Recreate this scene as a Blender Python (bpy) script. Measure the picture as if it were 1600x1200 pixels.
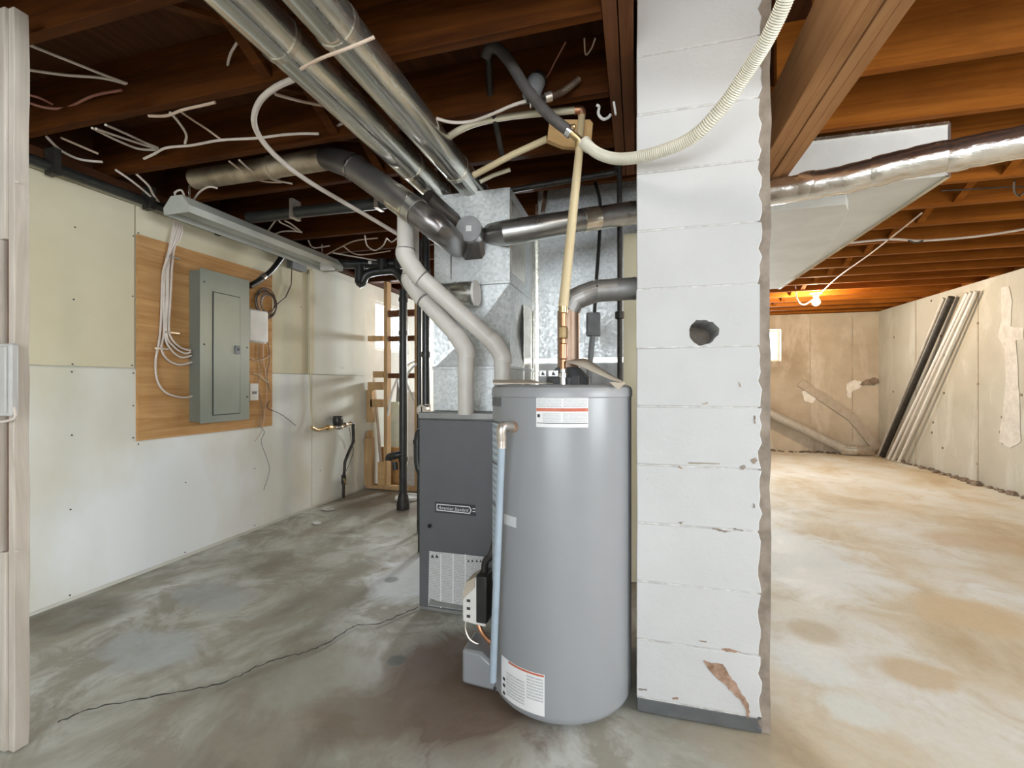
import bpy, bmesh, math, random
from mathutils import Vector, Matrix
random.seed(7)
for _o in list(bpy.data.objects): bpy.data.objects.remove(_o)
S = bpy.context.scene
COL = S.collection
# ------------------------------------------------------------------ camera
H = 1.136                      # lens height above the slab
FPX = 711.0                    # focal length in pixels of a 1600 px wide frame
YAW = math.radians(15.3)
cam = bpy.data.cameras.new('camera'); camo = bpy.data.objects.new('camera', cam); COL.objects.link(camo)
cam.sensor_fit = 'HORIZONTAL'; cam.sensor_width = 36.0; cam.lens = 36.0 * FPX / 1600.0
cam.clip_start = 0.02; cam.clip_end = 100
camo.location = (0, 0, H); camo.rotation_euler = (math.pi / 2, 0, YAW)
S.camera = camo
# ------------------------------------------------------------------ world, lights, exposure
W = bpy.data.worlds.new('sky'); S.world = W; W.use_nodes = True
_bg = W.node_tree.nodes['Background']; _bg.inputs[0].default_value = (0.80, 0.90, 1.0, 1); _bg.inputs[1].default_value = 6.0
S.view_settings.view_transform = 'Standard'; S.view_settings.look = 'None'
S.view_settings.gamma = 1.0; S.view_settings.use_curve_mapping = False
S.view_settings.exposure = 0.12

def area(name, loc, direction, sx, sy, power, col, spread=180):
    l = bpy.data.lights.new(name, 'AREA'); l.shape = 'RECTANGLE'; l.size = sx; l.size_y = sy
    l.energy = power; l.color = col; l.spread = math.radians(spread)
    o = bpy.data.objects.new(name, l); COL.objects.link(o); o.location = loc
    o.rotation_euler = Vector(direction).to_track_quat('-Z', 'Y').to_euler()
    return o
# daylight entering by the basement's windows (each lies in its opening; rear and side windows are added fill)
XL_ = -2.85
area('daylight_window_left', (XL_ - .085, 4.965, 1.805), (1, 0, -0.05), 0.72, 0.50, 45, (0.90, 0.96, 1.0))
area('daylight_window_back', (-1.35, 8.74, 1.80), (0, -1, -0.05), 0.86, 0.53, 280, (0.92, 0.97, 1.0))
area('daylight_window_far_right', (1.985, 8.74, 1.79), (0, -1, -0.05), 0.66, 0.47, 40, (0.92, 0.97, 1.0))
area('added_fill_rear', (0.1, -3.62, 1.45), (0, 1, 0.02), 3.3, 1.5, 100, (0.96, 0.985, 1.0))  # unseen rear window, added as the broad soft fill
area('added_fill_side', (3.86, -0.10, 1.60), (-1, 0.05, -0.04), 2.2, 1.0, 115, (0.92, 0.97, 1.0))  # unseen side window, added to brighten the left wall

# ------------------------------------------------------------------ pixel to place helpers (1600 x 1200 frame)
_s, _c = math.sin(YAW), math.cos(YAW)
def ray(px, py):
    u = (px - 800) / FPX; v = (600 - py) / FPX
    return Vector((-_s + u * _c, _c + u * _s, v))
CAMP = Vector((0, 0, H))
def at(px, py, d): return CAMP + ray(px, py) * d
def atX(px, py, X): r = ray(px, py); return CAMP + r * (X / r.x)
def atY(px, py, Y): r = ray(px, py); return CAMP + r * (Y / r.y)
def atZ(px, py, Z): r = ray(px, py); return CAMP + r * ((Z - H) / r.z)

# ------------------------------------------------------------------ materials
MATS = {}
def _nodes(name):
    m = bpy.data.materials.new(name); m.use_nodes = True
    nt = m.node_tree; b = nt.nodes['Principled BSDF']
    return m, nt, b
def _pos(nt, scale=(1, 1, 1), loc=(0, 0, 0)):
    g = nt.nodes.new('ShaderNodeNewGeometry'); mp = nt.nodes.new('ShaderNodeMapping')
    mp.inputs['Scale'].default_value = scale; mp.inputs['Location'].default_value = loc
    nt.links.new(g.outputs['Position'], mp.inputs['Vector']); return mp.outputs[0]
def _noise(nt, vec, scale, detail=4, rough=0.55, dist=0.0):
    n = nt.nodes.new('ShaderNodeTexNoise'); n.inputs['Scale'].default_value = scale
    n.inputs['Detail'].default_value = detail; n.inputs['Roughness'].default_value = rough
    n.inputs['Distortion'].default_value = dist
    nt.links.new(vec, n.inputs['Vector']); return n.outputs['Fac']
def _ramp(nt, fac, stops):
    r = nt.nodes.new('ShaderNodeValToRGB'); e = r.color_ramp.elements
    while len(e) < len(stops): e.new(0.5)
    for i, (p, c) in enumerate(stops):
        e[i].position = p; e[i].color = (c[0], c[1], c[2], 1) if not isinstance(c, (int, float)) else (c, c, c, 1)
    nt.links.new(fac, r.inputs[0]); return r.outputs[0]
def _mix(nt, fac, a, b, mode='MIX'):
    m = nt.nodes.new('ShaderNodeMix'); m.data_type = 'RGBA'; m.blend_type = mode
    for sock, v in ((m.inputs[0], fac), (m.inputs[6], a), (m.inputs[7], b)):
        if isinstance(v, (int, float)): sock.default_value = v
        elif isinstance(v, tuple): sock.default_value = (v[0], v[1], v[2], 1)
        else: nt.links.new(v, sock)
    return m.outputs[2]
def _bump(nt, b, h, strength=0.3, dist=0.01):
    n = nt.nodes.new('ShaderNodeBump'); n.inputs['Strength'].default_value = strength; n.inputs['Distance'].default_value = dist
    nt.links.new(h, n.inputs['Height']); nt.links.new(n.outputs[0], b.inputs['Normal'])
def _math(nt, op, a, b=0.0):
    m = nt.nodes.new('ShaderNodeMath'); m.operation = op
    for s, v in ((m.inputs[0], a), (m.inputs[1], b)):
        if isinstance(v, (int, float)): s.default_value = v
        else: nt.links.new(v, s)
    return m.outputs[0]
def pm(name, c1, c2, scale=8, rough=0.6, metal=0.0, stretch=(1, 1, 1), bump=0.0, detail=5, lo=0.35, hi=0.65, r2=None, bdist=0.004, dist=0.0):
    """plain procedural: two colours blended by noise in place, with grain stretch, gloss variation and fine relief"""
    m, nt, b = _nodes(name)
    v = _pos(nt, stretch); f = _noise(nt, v, scale, detail, 0.6, dist)
    nt.links.new(_ramp(nt, f, [(lo, c1), (hi, c2)]), b.inputs['Base Color'])
    b.inputs['Metallic'].default_value = metal; b.inputs['Roughness'].default_value = rough
    if r2 is not None: nt.links.new(_ramp(nt, f, [(lo, rough), (hi, r2)]), b.inputs['Roughness'])
    if bump: _bump(nt, b, f, bump, bdist)
    MATS[name] = m; return m
def wood(name, c1, c2, axis, rough=0.75):
    st = [14, 14, 14]; st[axis] = 0.9
    m, nt, b = _nodes(name)
    v = _pos(nt, tuple(st)); f = _noise(nt, v, 1.6, 7, 0.65, 0.8)
    v2 = _pos(nt, (1, 1, 1)); f2 = _noise(nt, v2, 2.3, 3)
    col = _ramp(nt, f, [(0.3, c1), (0.7, c2)])
    col = _mix(nt, _ramp(nt, f2, [(0.4, 0.0), (0.75, 0.45)]), col, tuple(x * 0.55 for x in c1))
    nt.links.new(col, b.inputs['Base Color']); b.inputs['Roughness'].default_value = rough; b.inputs['Specular IOR Level'].default_value = 0.12
    _bump(nt, b, f, 0.25, 0.003); MATS[name] = m; return m

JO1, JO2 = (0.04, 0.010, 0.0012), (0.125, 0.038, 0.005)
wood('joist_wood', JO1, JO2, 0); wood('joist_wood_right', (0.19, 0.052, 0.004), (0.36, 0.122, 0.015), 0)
wood('beam_wood', (0.31, 0.145, 0.058), (0.48, 0.26, 0.12), 1)
wood('trimmer_wood', (0.11, 0.042, 0.018), (0.20, 0.085, 0.04), 1)
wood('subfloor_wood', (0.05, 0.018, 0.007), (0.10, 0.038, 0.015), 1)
wood('stud_wood', (0.44, 0.27, 0.13), (0.62, 0.41, 0.21), 2)
wood('post_wood', (0.43, 0.37, 0.30), (0.68, 0.62, 0.55), 2)
wood('plywood', (0.42, 0.205, 0.07), (0.68, 0.41, 0.185), 1)
wood('scrap_wood', (0.55, 0.34, 0.15), (0.70, 0.46, 0.22), 0)
pm('drywall', (0.60, 0.535, 0.355), (0.70, 0.65, 0.49), 1.1, 0.85, bump=0.02, lo=0.3, hi=0.7)
pm('drywall_lower', (0.65, 0.62, 0.50), (0.80, 0.83, 0.83), 0.8, 0.85, lo=0.35, hi=0.6, stretch=(1, 1, .6))
pm('drywall_end', (0.65, 0.65, 0.565), (0.74, 0.755, 0.70), 0.9, 0.85, lo=0.3, hi=0.7)
pm('painted_concrete', (0.58, 0.57, 0.50), (0.72, 0.72, 0.66), 2.0, 0.8, bump=0.1)
pm('duct_steel', (0.40, 0.40, 0.39), (0.56, 0.56, 0.55), 6, 0.24, 0.95, r2=0.36, bump=0.05)
pm('duct_bright', (0.62, 0.61, 0.55), (0.80, 0.79, 0.72), 5, 0.17, 0.95, stretch=(6, .5, 6), r2=0.30, bump=0.12, bdist=0.006)
pm('duct_foil', (0.66, 0.63, 0.58), (0.84, 0.81, 0.76), 9, 0.16, 0.95, stretch=(.6, 3, 3), r2=0.28, bump=0.35, bdist=0.01)
pm('duct_dusty', (0.30, 0.24, 0.17), (0.58, 0.50, 0.38), 7, 0.38, 0.8, r2=0.6)
pm('duct_dark', (0.17, 0.155, 0.15), (0.30, 0.285, 0.28), 4, 0.28, 0.9, r2=0.42)
pm('trunk_steel', (0.62, 0.63, 0.61), (0.73, 0.74, 0.73), 3, 0.55, 0.25, r2=0.65)
pm('foil_tape', (0.60, 0.55, 0.46), (0.75, 0.70, 0.62), 18, 0.25, 0.9, bump=0.3)
pm('pvc', (0.60, 0.57, 0.52), (0.68, 0.65, 0.60), 6, 0.42)
pm('box_grey', (0.44, 0.43, 0.41), (0.52, 0.51, 0.49), 8, 0.45)
pm('pvc_ring', (0.16, 0.15, 0.14), (0.24, 0.22, 0.21), 20, 0.6)
pm('white_plastic', (0.72, 0.70, 0.66), (0.80, 0.78, 0.74), 9, 0.4)
pm('cable_white', (0.58, 0.50, 0.43), (0.70, 0.62, 0.55), 9, 0.5)
pm('cable_tan', (0.50, 0.36, 0.26), (0.60, 0.46, 0.36), 9, 0.5)
pm('cable_brown', (0.06, 0.035, 0.02), (0.11, 0.07, 0.045), 15, 0.5)
pm('cable_red', (0.26, 0.10, 0.07), (0.36, 0.16, 0.11), 9, 0.5)
pm('black_plastic', (0.012, 0.013, 0.012), (0.028, 0.029, 0.027), 10, 0.35)
pm('black_iron', (0.022, 0.020, 0.017), (0.05, 0.044, 0.038), 22, 0.5, 0.4)
pm('dark_rubber', (0.055, 0.05, 0.047), (0.09, 0.08, 0.075), 15, 0.65)
pm('grey_box', (0.16, 0.165, 0.17), (0.22, 0.225, 0.23), 10, 0.55)
pm('pex_tan', (0.58, 0.46, 0.27), (0.68, 0.57, 0.36), 4, 0.4)
pm('pex_pale', (0.62, 0.56, 0.40), (0.72, 0.66, 0.50), 4, 0.4)
pm('hose_white', (0.62, 0.59, 0.48), (0.72, 0.69, 0.58), 8, 0.4)
pm('brass', (0.55, 0.40, 0.20), (0.72, 0.55, 0.32), 20, 0.3, 0.9)
pm('copper', (0.50, 0.23, 0.12), (0.68, 0.36, 0.21), 9, 0.3, 0.9, r2=0.45)
pm('chrome', (0.66, 0.66, 0.66), (0.82, 0.82, 0.82), 20, 0.18, 0.95)
pm('nickel', (0.50, 0.44, 0.38), (0.66, 0.61, 0.55), 20, 0.35, 0.85)
pm('heater_grey', (0.275, 0.284, 0.295), (0.288, 0.297, 0.308), 3, 0.30)
pm('heater_cap', (0.28, 0.287, 0.297), (0.31, 0.317, 0.327), 3, 0.35)
pm('heater_dark', (0.10, 0.105, 0.11), (0.15, 0.155, 0.16), 6, 0.5)
pm('blue_pipe', (0.30, 0.37, 0.43), (0.36, 0.43, 0.50), 6, 0.38)
pm('furnace_grey', (0.098, 0.101, 0.107), (0.117, 0.120, 0.126), 3, 0.42)
pm('furnace_trim', (0.24, 0.24, 0.235), (0.32, 0.32, 0.31), 6, 0.45, 0.5)
pm('badge_dark', (0.03, 0.031, 0.036), (0.04, 0.041, 0.046), 6, 0.4)
pm('print_white', (0.74, 0.74, 0.74), (0.80, 0.80, 0.80), 6, 0.5)
pm('print_red', (0.50, 0.115, 0.06), (0.58, 0.17, 0.10), 20, 0.5)
pm('print_black', (0.03, 0.03, 0.03), (0.05, 0.05, 0.05), 20, 0.6)
pm('paper_tan', (0.42, 0.36, 0.28), (0.53, 0.47, 0.38), 7, 0.7)
pm('panel_grey', (0.21, 0.24, 0.21), (0.25, 0.28, 0.25), 2, 0.30, 0.25, r2=0.38)
pm('fixture_white', (0.46, 0.47, 0.42), (0.55, 0.56, 0.51), 5, 0.4)
pm('void_dark', (0.010, 0.008, 0.007), (0.02, 0.016, 0.013), 9, 0.9)
pm('mortar', (0.19, 0.155, 0.12), (0.31, 0.26, 0.21), 16, 0.9, bump=0.5)
pm('mortar_pale', (0.50, 0.48, 0.45), (0.64, 0.62, 0.59), 22, 0.9, bump=0.4)
pm('joint_paint', (0.42, 0.40, 0.38), (0.66, 0.65, 0.63), 30, 0.9, bump=0.4)
pm('rubble', (0.12, 0.09, 0.065), (0.32, 0.25, 0.19), 18, 0.95, bump=0.8)
pm('salt_white', (0.72, 0.70, 0.66), (0.86, 0.84, 0.80), 14, 0.85, bump=0.3)
pm('rust', (0.20, 0.115, 0.070), (0.42, 0.28, 0.20), 40, 0.9)
pm('ceramic_white', (0.70, 0.71, 0.68), (0.78, 0.79, 0.76), 8, 0.3)
pm('foam_green', (0.54, 0.60, 0.50), (0.66, 0.70, 0.60), 6, 0.9, bump=0.4)
pm('pipe_grey', (0.40, 0.37, 0.33), (0.52, 0.49, 0.44), 7, 0.5, 0.2)
pm('crack_dark', (0.05, 0.048, 0.042), (0.08, 0.077, 0.068), 30, 0.9)
pm('window_frame', (0.50, 0.48, 0.42), (0.62, 0.60, 0.54), 7, 0.6)
pm('wet_dark', (0.075, 0.08, 0.082), (0.12, 0.125, 0.125), 7, 0.25, r2=0.5)

def mat_spangle():
    m, nt, b = _nodes('galvanized')
    v = nt.nodes.new('ShaderNodeTexVoronoi'); v.inputs['Scale'].default_value = 75; nt.links.new(_pos(nt), v.inputs['Vector'])
    sp = nt.nodes.new('ShaderNodeSeparateColor'); nt.links.new(v.outputs['Color'], sp.inputs[0])
    big = _noise(nt, _pos(nt), 2.5, 4)
    col = _ramp(nt, sp.outputs[0], [(0.0, (0.54, 0.565, 0.57)), (1.0, (0.78, 0.805, 0.81))])
    col = _mix(nt, _ramp(nt, big, [(0.35, 0.0), (0.7, 0.6)]), col, (0.58, 0.60, 0.60))
    nt.links.new(col, b.inputs['Base Color']); b.inputs['Metallic'].default_value = 0.72
    nt.links.new(_ramp(nt, sp.outputs[1], [(0.0, 0.36), (1.0, 0.56)]), b.inputs['Roughness']); MATS['galvanized'] = m
mat_spangle()
pm('cap_grey', (0.26, 0.265, 0.27), (0.36, 0.365, 0.37), 8, 0.55, 0.3)
pm('flue_tan', (0.36, 0.25, 0.18), (0.52, 0.38, 0.29), 7, 0.38, 0.8, r2=0.5)
pm('flue_grey', (0.34, 0.335, 0.325), (0.46, 0.455, 0.44), 7, 0.42, 0.75, r2=0.52)
pm('wall_patch', (0.52, 0.49, 0.44), (0.64, 0.61, 0.56), 14, 0.9, bump=0.3)
pm('shadow_dull', (0.40, 0.34, 0.27), (0.50, 0.44, 0.36), 9, 0.9)  # shade tone for the band on the far wall
pm('seam_dull', (0.34, 0.29, 0.22), (0.50, 0.45, 0.36), 6, 0.9)
def mat_block():
    m, nt, b = _nodes('painted_block')
    v = _pos(nt); n1 = _noise(nt, v, 2.2, 4); n2 = _noise(nt, _pos(nt, (1, 1, 1.6), (3, 1, 2)), 16, 6, 0.7)
    n3 = _noise(nt, _pos(nt, (1, 1, 1), (7, 2, 5)), 45, 3, 0.6)
    col = _ramp(nt, n1, [(0.3, (0.50, 0.50, 0.495)), (0.7, (0.575, 0.575, 0.57))])
    chip = _ramp(nt, n2, [(0.715, 0.0), (0.735, 1.0)])
    col = _mix(nt, chip, col, (0.30, 0.27, 0.24))
    nt.links.new(col, b.inputs['Base Color']); b.inputs['Roughness'].default_value = 0.62
    _bump(nt, b, n3, 0.22, 0.006); MATS['painted_block'] = m
mat_block()
def mat_foundation(name, a, c, d, seed):
    m, nt, b = _nodes(name)
    n1 = _noise(nt, _pos(nt, (1, 1, 1), (seed, 0, 0)), 0.9, 5, 0.6)
    n2 = _noise(nt, _pos(nt, (2.2, 2.2, 0.7), (0, seed, 0)), 1.3, 6, 0.65, 0.5)
    n3 = _noise(nt, _pos(nt), 26, 4)
    col = _ramp(nt, n1, [(0.3, a), (0.68, c)])
    col = _mix(nt, _ramp(nt, n2, [(0.52, 0.0), (0.72, 0.8)]), col, d)
    nt.links.new(col, b.inputs['Base Color']); b.inputs['Roughness'].default_value = 0.85
    _bump(nt, b, n3, 0.2, 0.006); MATS[name] = m
mat_foundation('foundation_back', (0.34, 0.27, 0.19), (0.60, 0.53, 0.42), (0.72, 0.67, 0.59), 2)
mat_foundation('foundation_right', (0.39, 0.36, 0.29), (0.51, 0.49, 0.42), (0.62, 0.62, 0.57), 9)
mat_foundation('rear_wall', (0.50, 0.50, 0.46), (0.58, 0.58, 0.54), (0.60, 0.60, 0.58), 5)
def _fz(px, py): q = atZ(px, py, 0); return q.x, q.y
FLOOR_STAINS_GLARE = [(*_fz(620, 1030), .045, 1.0, .85, (0.13, 0.135, 0.135)), (*_fz(612, 905), .05, 1.0, .7, (0.20, 0.215, 0.21)), (*_fz(1255, 870), .75, 1.6, .9, (0.84, 0.87, 0.86)), (*_fz(1270, 1040), .16, 1.0, .9, (0.82, 0.86, 0.84)), (*_fz(1330, 1105), .10, .8, .8, (0.80, 0.84, 0.80)),  # the wide whitish mark by the chimney is glare put into the colour
                (*_fz(1520, 960), .22, .7, .75, (0.70, 0.53, 0.31)), (*_fz(1430, 1050), .13, .8, .75, (0.66, 0.50, 0.29)), (*_fz(1270, 985), .12, .9, .7, (0.62, 0.52, 0.36)), (*_fz(1560, 850), .3, .6, .6, (0.62, 0.45, 0.26)), (*_fz(230, 1010), .18, .6, .8, (0.50, 0.53, 0.52)), (*_fz(330, 930), .16, .5, .7, (0.44, 0.46, 0.455)), (*_fz(500, 1060), .2, .8, .6, (0.40, 0.40, 0.33)), (*_fz(120, 960), .25, 1.0, .7, (0.15, 0.12, 0.08)), (*_fz(560, 1120), .15, .6, .7, (0.22, 0.16, 0.11))]
def mat_floor():
    m, nt, b = _nodes('slab_floor')
    v = _pos(nt, (1.0, 1.0, 1.0)); 
    big = _noise(nt, _pos(nt, (1.0, 0.7, 1), (2.1, .4, 0)), 1.15, 6, 0.62, 0.5)
    mid = _noise(nt, _pos(nt, (1, 1.0, 1), (5, 1, 0)), 3.3, 7, 0.68, 0.7)
    fine = _noise(nt, _pos(nt), 40, 5, 0.7)
    left = _ramp(nt, big, [(0.30, (0.17, 0.135, 0.095)), (0.42, (0.35, 0.325, 0.26)), (0.50, (0.53, 0.535, 0.465)), (0.62, (0.74, 0.765, 0.72))])
    left = _mix(nt, _ramp(nt, mid, [(0.46, 0.0), (0.58, 0.8)]), left, (0.36, 0.325, 0.25))
    right = _ramp(nt, big, [(0.30, (0.56, 0.43, 0.26)), (0.42, (0.72, 0.63, 0.47)), (0.53, (0.80, 0.77, 0.68)), (0.66, (0.86, 0.87, 0.84))])
    right = _mix(nt, _ramp(nt, mid, [(0.50, 0.0), (0.68, 0.65)]), right, (0.66, 0.55, 0.38))
    sx = nt.nodes.new('ShaderNodeSeparateXYZ'); nt.links.new(v, sx.inputs[0])
    xx = _math(nt, 'ADD', sx.outputs[0], _math(nt, 'MULTIPLY', mid, 0.5))
    f = _ramp(nt, _math(nt, 'MULTIPLY', xx, 0.5), [(0.20, 0.0), (0.40, 1.0)])
    col = _mix(nt, f, left, right)
    # salt bloom with painted-in window glare beside the furnace and rust brown damp under the heater: stains with shapes of their own
    def blob(x, y, r, stretch=1.0):
        ax = _math(nt, 'MULTIPLY', _math(nt, 'SUBTRACT', sx.outputs[0], x), stretch); ay = _math(nt, 'SUBTRACT', sx.outputs[1], y)
        d = _math(nt, 'SQRT', _math(nt, 'ADD', _math(nt, 'MULTIPLY', ax, ax), _math(nt, 'MULTIPLY', ay, ay)))
        d = _math(nt, 'ADD', d, _math(nt, 'MULTIPLY', _math(nt, 'SUBTRACT', mid, 0.5), r * 1.6))
        return _ramp(nt, _math(nt, 'DIVIDE', d, r * 2), [(0.32, 1.0), (0.5, 0.0)])
    col = _mix(nt, _math(nt, 'MULTIPLY', blob(-1.27, 2.42, 0.42, 1.5), 0.85), col, (0.86, 0.90, 0.92))
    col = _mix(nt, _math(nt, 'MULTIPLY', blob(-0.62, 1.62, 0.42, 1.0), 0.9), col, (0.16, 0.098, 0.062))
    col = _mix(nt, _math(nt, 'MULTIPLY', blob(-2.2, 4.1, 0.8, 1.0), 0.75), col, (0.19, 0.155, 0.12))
    for (x, y, r, st, k, c) in FLOOR_STAINS_GLARE: col = _mix(nt, _math(nt, 'MULTIPLY', blob(x, y, r, st), k), col, c)
    col = _mix(nt, _math(nt, 'MULTIPLY', fine, 0.22), col, (0.10, 0.09, 0.075))
    nt.links.new(col, b.inputs['Base Color'])
    nt.links.new(_math(nt, 'ADD', _ramp(nt, mid, [(0.36, 0.30), (0.6, 0.62)]), _math(nt, 'MULTIPLY', f, 0.22)), b.inputs['Roughness'])
    _bump(nt, b, _mix(nt, 0.5, fine, mid), 0.12, 0.01); MATS['slab_floor'] = m
mat_floor()
def mat_print(name, paper, ink, lines, axis_u='x', fill=0.62):
    """a printed sheet: fine rows of text-like dashes on paper"""
    m, nt, b = _nodes(name)
    tc = nt.nodes.new('ShaderNodeTexCoord'); mp = nt.nodes.new('ShaderNodeMapping'); nt.links.new(tc.outputs['UV'], mp.inputs[0])
    mp.inputs['Scale'].default_value = (1, lines, 1)
    sp = nt.nodes.new('ShaderNodeSeparateXYZ'); nt.links.new(mp.outputs[0], sp.inputs[0])
    fr = _math(nt, 'FRACT', sp.outputs[1]); row = _math(nt, 'LESS_THAN', fr, 0.5)
    mp2 = nt.nodes.new('ShaderNodeMapping'); nt.links.new(tc.outputs['UV'], mp2.inputs[0]); mp2.inputs['Scale'].default_value = (60, lines * 1.0, 1)
    n = nt.nodes.new('ShaderNodeTexNoise'); n.inputs['Scale'].default_value = 1.0; nt.links.new(mp2.outputs[0], n.inputs['Vector'])
    dash = _ramp(nt, n.outputs['Fac'], [(0.40, 0.0), (0.48, 1.0)])
    f = _math(nt, 'MULTIPLY', _math(nt, 'MULTIPLY', row, dash), fill)
    nt.links.new(_mix(nt, f, paper, ink), b.inputs['Base Color']); b.inputs['Roughness'].default_value = 0.5; MATS[name] = m
mat_print('print_sheet', (0.60, 0.60, 0.59), (0.20, 0.20, 0.21), 34, fill=0.6)
mat_print('print_sheet_small', (0.72, 0.73, 0.73), (0.22, 0.23, 0.24), 8)
mat_print('print_sheet_side', (0.50, 0.56, 0.60), (0.16, 0.20, 0.24), 12, fill=0.75)
def mat_glass():
    m = bpy.data.materials.new('window_glass'); m.use_nodes = True; nt = m.node_tree
    out = nt.nodes['Material Output']; nt.nodes.remove(nt.nodes['Principled BSDF'])
    t = nt.nodes.new('ShaderNodeBsdfTransparent'); g = nt.nodes.new('ShaderNodeBsdfGlossy'); g.inputs['Roughness'].default_value = 0.05
    x = nt.nodes.new('ShaderNodeMixShader'); x.inputs[0].default_value = 0.06
    nt.links.new(t.outputs[0], x.inputs[1]); nt.links.new(g.outputs[0], x.inputs[2]); nt.links.new(x.outputs[0], out.inputs[0]); MATS['window_glass'] = m
mat_glass()
def mat_emit(name, col, strength):
    m, nt, b = _nodes(name); b.inputs['Base Color'].default_value = (*col, 1)
    b.inputs['Emission Color'].default_value = (*col, 1); b.inputs['Emission Strength'].default_value = strength; MATS[name] = m
mat_emit('bulb_glow', (1.0, 0.77, 0.50), 1050.0)
mat_emit('bulb_glow_weak', (1.0, 0.92, 0.80), 75.0)
mat_emit('bulb_glow_warm', (1.0, 0.76, 0.46), 420.0)
mat_emit('bulb_glow_fill', (1.0, 0.93, 0.82), 170.0)  # for the unseen bulb added to brighten the left wall

# ------------------------------------------------------------------ mesh helpers
class MB:
    def __init__(s): s.v = []; s.f = []; s.uv = None
    def add(s, vs, fs):
        n = len(s.v); s.v += [Vector(v) for v in vs]; s.f += [tuple(i + n for i in f) for f in fs]; return s
    def box(s, x0, x1, y0, y1, z0, z1):
        return s.add([(x0, y0, z0), (x1, y0, z0), (x1, y1, z0), (x0, y1, z0), (x0, y0, z1), (x1, y0, z1), (x1, y1, z1), (x0, y1, z1)],
                     [(0, 3, 2, 1), (4, 5, 6, 7), (0, 1, 5, 4), (1, 2, 6, 5), (2, 3, 7, 6), (3, 0, 4, 7)])
    def bar(s, p, q, w, h, up=(0, 0, 1)):
        p, q = Vector(p), Vector(q); t = (q - p).normalized(); up = Vector(up)
        if abs(t.dot(up)) > 0.98: up = Vector((1, 0, 0)) if abs(t.x) < 0.9 else Vector((0, 1, 0))
        a = t.cross(up).normalized() * w / 2; b = a.cross(t).normalized() * h / 2
        vs = [p - a - b, p + a - b, p + a + b, p - a + b, q - a - b, q + a - b, q + a + b, q - a + b]
        return s.add(vs, [(0, 1, 2, 3), (7, 6, 5, 4), (0, 4, 5, 1), (1, 5, 6, 2), (2, 6, 7, 3), (3, 7, 4, 0)])
    def tube(s, pts, r, n=10, sub=0, rf=None, cap=True):
        pts = [Vector(p) for p in pts]
        if sub and len(pts) > 2: pts = spline(pts, sub)
        m = len(pts); T = []
        for i in range(m):
            d = pts[min(i + 1, m - 1)] - pts[max(i - 1, 0)]; T.append(d.normalized())
        up = Vector((0, 0, 1)) if abs(T[0].z) < 0.9 else Vector((1, 0, 0))
        a = T[0].cross(up).normalized(); vs = []; 
        for i in range(m):
            a = (a - T[i] * a.dot(T[i])).normalized(); b = T[i].cross(a)
            rr = r[i] if isinstance(r, (list, tuple)) else (rf(i, m) if rf else r)
            if 0 < i < m - 1:   # keep the section through a bend
                ca = (pts[i] - pts[i - 1]).normalized().dot((pts[i + 1] - pts[i]).normalized()); k = 1 / max(0.75, math.sqrt(max(0.01, (1 + ca) / 2)))
            else: k = 1
            for j in range(n):
                an = 2 * math.pi * j / n; vs.append(pts[i] + (a * math.cos(an) + b * math.sin(an)) * rr * k)
        fs = [(i * n + j, i * n + (j + 1) % n, (i + 1) * n + (j + 1) % n, (i + 1) * n + j) for i in range(m - 1) for j in range(n)]
        if cap: fs += [tuple(range(n - 1, -1, -1)), tuple(range((m - 1) * n, m * n))]
        return s.add(vs, fs)
    def cyl(s, p, q, r, n=20, r2=None): return s.tube([p, q], [r, r if r2 is None else r2], n)
    def lathe(s, c, prof, n=32, axis='z'):
        c = Vector(c); vs = []
        for (r, h) in prof:
            for j in range(n):
                an = 2 * math.pi * j / n; x, y = r * math.cos(an), r * math.sin(an)
                vs.append(c + (Vector((x, y, h)) if axis == 'z' else Vector((h, x, y)) if axis == 'x' else Vector((y, h, x))))
        m = len(prof); fs = [(i * n + j, i * n + (j + 1) % n, (i + 1) * n + (j + 1) % n, (i + 1) * n + j) for i in range(m - 1) for j in range(n)]
        if prof[0][0] > 1e-4: fs.append(tuple(range(n - 1, -1, -1)))
        if prof[-1][0] > 1e-4: fs.append(tuple(range((m - 1) * n, m * n)))
        return s.add(vs, fs)
    def prism(s, poly, ext):
        poly = [Vector(p) for p in poly]; ext = Vector(ext); n = len(poly)
        return s.add(poly + [p + ext for p in poly], [tuple(range(n - 1, -1, -1)), tuple(range(n, 2 * n))] + [(i, (i + 1) % n, n + (i + 1) % n, n + i) for i in range(n)])
    def ball(s, c, r, n=14, sz=1.0):
        prof = [(r * math.sin(math.pi * i / 10), -r * sz * math.cos(math.pi * i / 10)) for i in range(11)]
        prof[0] = (1e-5, -r * sz); prof[-1] = (1e-5, r * sz); return s.lathe(c, prof, n)
def spline(P, sub):
    out = []
    for i in range(len(P) - 1):
        p0 = P[max(i - 1, 0)]; p1 = P[i]; p2 = P[i + 1]; p3 = P[min(i + 2, len(P) - 1)]
        for k in range(sub):
            t = k / sub; t2, t3 = t * t, t * t * t
            out.append(0.5 * ((2 * p1) + (p2 - p0) * t + (2 * p0 - 5 * p1 + 4 * p2 - p3) * t2 + (3 * p1 - p0 - 3 * p2 + p3) * t3))
    out.append(P[-1]); return out
WL = {}
def link(o, parent=None):
    COL.objects.link(o)
    if parent is not None: o.parent = parent
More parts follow.
